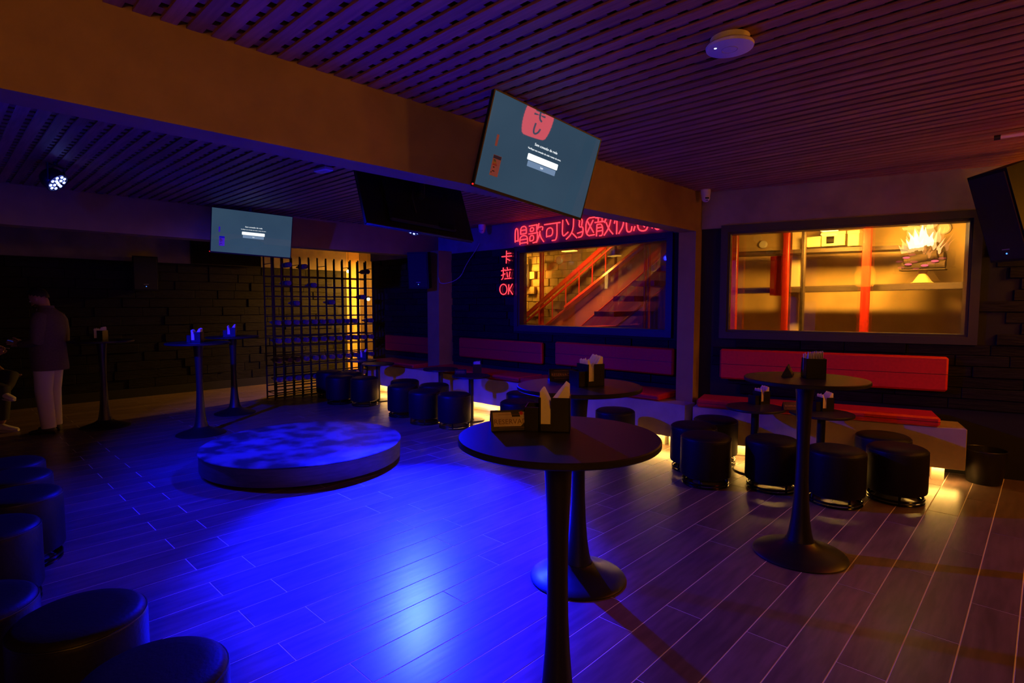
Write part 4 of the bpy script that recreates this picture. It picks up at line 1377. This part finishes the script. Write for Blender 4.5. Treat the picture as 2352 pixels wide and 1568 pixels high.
def head_parts(parent, c, pitch):
    """hair cap, ears and eyes around the head centre c, head bowed by pitch"""
    M = Matrix.Translation(c) @ Matrix.Rotation(-pitch, 4, 'X')
    cap = sphere(0.102, 24, 14, 0.86, 1.04, 1.14)
    keepV = cap[0]
    fc = [f for f in cap[1] if sum(keepV[i][2] - keepV[i][1] * 0.9 for i in f) / len(f) > 0.012]
    part('hair', xf((keepV, fc), M @ Matrix.Translation((0, -0.008, 0.012))), hair_m, parent, True)
    for s_ in (-1, 1):
        part('ear', xf(sphere(0.028, 12, 8, 0.35, 0.7, 1.15), M @ Matrix.Translation((0.080 * s_, -0.005, -0.012))), skin_m, parent, True)
        part('eye', xf(sphere(0.011, 10, 8), M @ Matrix.Translation((0.031 * s_, 0.083, 0.004))), mat('eye', (0.5, 0.48, 0.46), 0.3), parent, True)
        part('eyebrow', xf(bevel_box(-0.017, 0.017, -0.005, 0.005, -0.003, 0.003, 0.002), M @ Matrix.Translation((0.032 * s_, 0.090, 0.024))), hair_m, parent)
    part('nose', xf(([(-0.016, 0.085, -0.034), (0.016, 0.085, -0.034), (0, 0.120, -0.032), (-0.008, 0.088, 0.012), (0.008, 0.088, 0.012)], [(0, 1, 2), (0, 2, 3), (1, 4, 2), (2, 4, 3), (0, 3, 4, 1)]), M), skin_m, parent, True)
    part('mouth', xf(bevel_box(-0.022, 0.022, -0.006, 0.006, -0.004, 0.004, 0.002), M @ Matrix.Translation((0, 0.086, -0.060))), mat('lips', (0.25, 0.08, 0.07), 0.5), parent)
    return M


def head_chain(neck, c, pitch):
    M = Matrix.Translation(c) @ Matrix.Rotation(-pitch, 4, 'X')
    g = lambda p: tuple(M @ Vector(p))
    return [(neck, 0.060), (g((0, -0.02, -0.075)), 0.062), (g((0, 0.008, -0.035)), (0.074, 0.086)), (g((0, 0.0, 0.03)), (0.084, 0.100)), (g((0, -0.008, 0.085)), (0.060, 0.070))]


def shoe(parent, ankle, fwd, m_, label=None):
    f = Vector(fwd).normalized()
    ang = math.atan2(f.y, f.x) - pi / 2
    tilt = math.asin(max(-1, min(1, f.z)))
    M = Matrix.Translation(ankle) @ Matrix.Rotation(ang, 4, 'Z') @ Matrix.Rotation(tilt, 4, 'X')
    secs = [(-0.07, 0.030, 0.055), (-0.055, 0.037, 0.085), (0.0, 0.040, 0.095), (0.06, 0.043, 0.072), (0.12, 0.046, 0.056), (0.17, 0.040, 0.046), (0.20, 0.018, 0.030)]
    V, Fc = [], []
    n = 12
    for y, w, h in secs:
        for k in range(n):
            a = 2 * pi * k / n
            V.append((w * cos(a), y, max(-0.075, -0.075 + (h / 2) + h / 2 * sin(a)) + 0.0))
    for i in range(len(secs) - 1):
        for k in range(n):
            a, b = i * n + k, i * n + (k + 1) % n
            Fc.append((a, a + n, b + n, b))
    Fc.append(tuple(range(n)))
    Fc.append(tuple(range((len(secs) - 1) * n, len(secs) * n))[::-1])
    s_ = part('shoe', xf((V, Fc), M), m_, parent, True)
    part('sole', xf(prism([(-0.035, -0.075), (0.035, -0.075), (0.046, 0.08), (0.04, 0.17), (0.0, 0.205), (-0.04, 0.17), (-0.046, 0.08)], 'z', -0.082, -0.072), M), whiteshoe_m if m_ is whiteshoe_m else shoe_m, s_)
    return s_


# ---- standing man, head bowed over his hands
FACE = math.atan2(-_rt.y, -_rt.x) - pi / 2
man = thing('person', 'person in a brown jacket and pale trousers standing with head bowed over a phone', 'person', (-8.70, 1.01, 0), FACE + 0.15)
hc = (0.0, 0.075, 1.628)
wl_, wr_ = (-0.055, 0.255, 1.075), (0.065, 0.245, 1.055)
pl_, pr_ = (-0.025, 0.325, 1.090), (0.030, 0.315, 1.075)
leg_l = [((-0.02, -0.01, 0.93), 0.12), ((-0.095, -0.01, 0.86), 0.095), ((-0.105, 0.015, 0.50), 0.060), ((-0.11, -0.03, 0.09), 0.042)]
leg_r = [((-0.02, -0.01, 0.93), 0.12), ((0.085, -0.01, 0.86), 0.095), ((0.10, 0.035, 0.50), 0.060), ((0.10, 0.03, 0.09), 0.042)]
torso = [((-0.02, -0.01, 0.93), 0.12), ((0, 0.0, 1.12), (0.13, 0.12)), ((0, -0.02, 1.32), (0.15, 0.115)), ((0, 0.0, 1.46), 0.075), ((0, 0.02, 1.515), 0.060)]
arms = [[((0, -0.02, 1.32), (0.15, 0.115)), ((-0.165, -0.02, 1.40), 0.060), ((-0.235, -0.03, 1.13), 0.044), (wl_, 0.026)],
        [((0, -0.02, 1.32), (0.15, 0.115)), ((0.165, -0.02, 1.40), 0.060), ((0.235, -0.04, 1.12), 0.044), (wr_, 0.026)]]
skin_body(man, [torso, head_chain((0, 0.02, 1.515), hc, 0.62), leg_l, leg_r] + arms + fingers(wl_, pl_, (0.25, 0.95, 0.15), (0.1, -0.1, 1.0), 0.5) + fingers(wr_, pr_, (-0.25, 0.95, 0.15), (-0.1, -0.1, 1.0), 0.5), (-0.02, -0.01, 0.93), skin_m)
head_parts(man, hc, 0.62)
jk = part('jacket', loft([(0.765, 0, -0.015, 0.205, 0.170), (0.80, 0, -0.015, 0.208, 0.172), (0.98, 0, 0.0, 0.200, 0.172), (1.12, 0, 0.005, 0.197, 0.170), (1.26, 0, -0.015, 0.205, 0.160), (1.37, 0, -0.03, 0.215, 0.135), (1.44, 0, -0.03, 0.190, 0.105), (1.485, 0, -0.015, 0.115, 0.085), (1.52, 0, 0.005, 0.080, 0.075)]), jacket_m, man, True)
part('collar', loft([(1.47, 0, -0.005, 0.088, 0.088), (1.535, 0, 0.005, 0.080, 0.080)], 24), jacket_m, jk, True)
for s_, el, wr in ((-1, (-0.240, -0.035, 1.125), wl_), (1, (0.240, -0.045, 1.115), wr_)):
    part('sleeve', tube_r([(0.150 * s_, -0.025, 1.415), (0.205 * s_, -0.03, 1.34), (0.232 * s_, -0.035, 1.22), el, (0.62 * el[0] + 0.38 * wr[0], 0.62 * el[1] + 0.38 * wr[1], 0.62 * el[2] + 0.38 * wr[2] - 0.005), wr], [0.075, 0.078, 0.070, 0.066, 0.056, 0.044]), jacket_m, jk, True)
part('button', mv(sphere(0.009, 8, 6), 0.0, 0.178, 1.10), black_m, jk)
part('trousers', join(loft([(0.80, -0.005, -0.005, 0.165, 0.132), (0.90, -0.005, -0.005, 0.170, 0.138), (0.98, -0.005, -0.005, 0.165, 0.135)]),
     tube_r([(-0.090, -0.005, 0.90), (-0.10, 0.0, 0.75), (-0.105, 0.01, 0.52), (-0.11, -0.01, 0.30), (-0.11, -0.03, 0.075)], [0.098, 0.100, 0.086, 0.080, 0.074]),
     tube_r([(0.080, -0.005, 0.90), (0.092, 0.015, 0.75), (0.10, 0.035, 0.52), (0.10, 0.035, 0.30), (0.10, 0.03, 0.075)], [0.098, 0.100, 0.086, 0.080, 0.074])), trouser_m, man, True)
part('shirt', loft([(1.36, 0, 0.085, 0.05, 0.02), (1.50, 0, 0.060, 0.055, 0.03)], 16), mat('white shirt', (0.6, 0.56, 0.55), 0.8), man, True)
shoe(man, (-0.11, -0.03, 0.082), (-0.15, 1, 0), shoe_m)
shoe(man, (0.10, 0.03, 0.082), (0.15, 1, 0), shoe_m)
Mm = Matrix.Translation(man.location) @ Matrix.Rotation(FACE + 0.15, 4, 'Z')
ph = thing('phone', 'phone with a small blue glow held in the standing person hands', 'phone', tuple(Mm @ Vector((0.0, 0.352, 1.098))), FACE + 0.15)
part('case', xf(bevel_box(-0.036, 0.036, -0.072, 0.072, -0.004, 0.004, 0.003), Matrix.Rotation(R(20), 4, 'X')), black_m, ph)
part('screen', xf(box(-0.033, 0.033, -0.068, 0.068, 0.0042, 0.005), Matrix.Rotation(R(20), 4, 'X')), emitter('phone glow', (0.02, 0.10, 1.0), 0.35), ph)

# ---- seated person at the edge of the picture, leg crossed, hand raised
SEAT = Vector((-9.145, 0.744, 0)) - _rt * 0.56
FACE2 = math.atan2(_rt.y, _rt.x) - pi / 2
sitter = thing('person', 'person in dark clothes and white trainers seated with one leg crossed', 'person', (SEAT.x, SEAT.y, 0), FACE2)
hc2 = (0.0, 0.02, 1.30)
hip = (0.0, 0.0, 0.545)
w2r, p2r = (0.14, 0.46, 0.930), (0.13, 0.50, 0.985)
w2l, p2l = (-0.13, 0.34, 0.66), (-0.12, 0.41, 0.655)
skin_body(sitter, [
    [(hip, 0.12), ((0, -0.02, 0.72), (0.13, 0.11)), ((0, -0.02, 0.94), (0.15, 0.11)), ((0, 0.0, 1.09), 0.075), ((0, 0.0, 1.16), 0.058)],
    head_chain((0, 0.0, 1.16), hc2, 0.1),
    [(hip, 0.12), ((0.10, 0.10, 0.54), 0.085), ((0.10, 0.44, 0.54), 0.060), ((0.09, 0.44, 0.28), 0.050), ((0.09, 0.43, 0.09), 0.038)],
    [(hip, 0.12), ((-0.09, 0.12, 0.57), 0.085), ((-0.08, 0.42, 0.665), 0.060), ((0.03, 0.44, 0.53), 0.045), ((0.09, 0.47, 0.50), 0.036)],
    [((0, -0.02, 0.94), (0.15, 0.11)), ((0.17, 0.0, 1.03), 0.055), ((0.22, 0.26, 0.75), 0.042), (w2r, 0.026)],
    [((0, -0.02, 0.94), (0.15, 0.11)), ((-0.17, 0.0, 1.03), 0.055), ((-0.23, 0.10, 0.76), 0.042), (w2l, 0.026)]]
    + fingers(w2r, p2r, (-0.1, 0.45, 0.9), (-0.3, 0.9, -0.3), 0.5) + fingers(w2l, p2l, (0.1, 1, -0.1), (0.9, 0, 0.2), 0.3), hip, skin_m)
head_parts(sitter, hc2, 0.1)
tp = part('shirt', loft([(0.50, 0, -0.005, 0.175, 0.135), (0.62, 0, -0.01, 0.175, 0.14), (0.80, 0, -0.02, 0.185, 0.135), (0.98, 0, -0.02, 0.195, 0.12), (1.05, 0, -0.01, 0.17, 0.095), (1.10, 0, 0, 0.09, 0.075)]), darkcloth_m, sitter, True)
part('sleeve', tube_r([(0.14, 0.0, 1.02), (0.19, 0.06, 0.95), (0.21, 0.15, 0.86)], [0.070, 0.068, 0.060]), darkcloth_m, tp, True)
part('sleeve', tube_r([(-0.14, 0.0, 1.02), (-0.20, 0.03, 0.92), (-0.22, 0.07, 0.83)], [0.070, 0.068, 0.060]), darkcloth_m, tp, True)
part('trousers', join(tube_r([(0.0, 0.0, 0.53), (0.10, 0.12, 0.54), (0.10, 0.38, 0.545), (0.10, 0.47, 0.52), (0.095, 0.46, 0.40), (0.09, 0.44, 0.15)], [0.125, 0.105, 0.088, 0.082, 0.078, 0.064]),
     tube_r([(0.0, 0.0, 0.55), (-0.09, 0.12, 0.58), (-0.085, 0.36, 0.66), (-0.06, 0.44, 0.665), (0.0, 0.45, 0.58), (0.065, 0.465, 0.515)], [0.125, 0.105, 0.088, 0.080, 0.072, 0.062])), darkcloth_m, sitter, True)
shoe(sitter, (0.09, 0.43, 0.082), (0.0, 1, 0), whiteshoe_m)
shoe(sitter, (0.10, 0.475, 0.49), (0.3, 0.95, -0.12), whiteshoe_m)
Ms = Matrix.Translation(sitter.location) @ Matrix.Rotation(FACE2, 4, 'Z')
tag(part('pen', tube([Ms @ Vector((0.10, 0.42, 1.035)), Ms @ Vector((0.12, 0.60, 1.02))], 0.005, 8), mat('pale plastic', (0.45, 0.42, 0.42), 0.4), None, True), 'thin pale pen held in the seated person raised hand', 'pen')
o = copy_tree(s0)
o.location = (SEAT.x, SEAT.y, 0)
tag(o, 'black leather drum stool under the seated person with white trainers', 'stool')
del o['group']
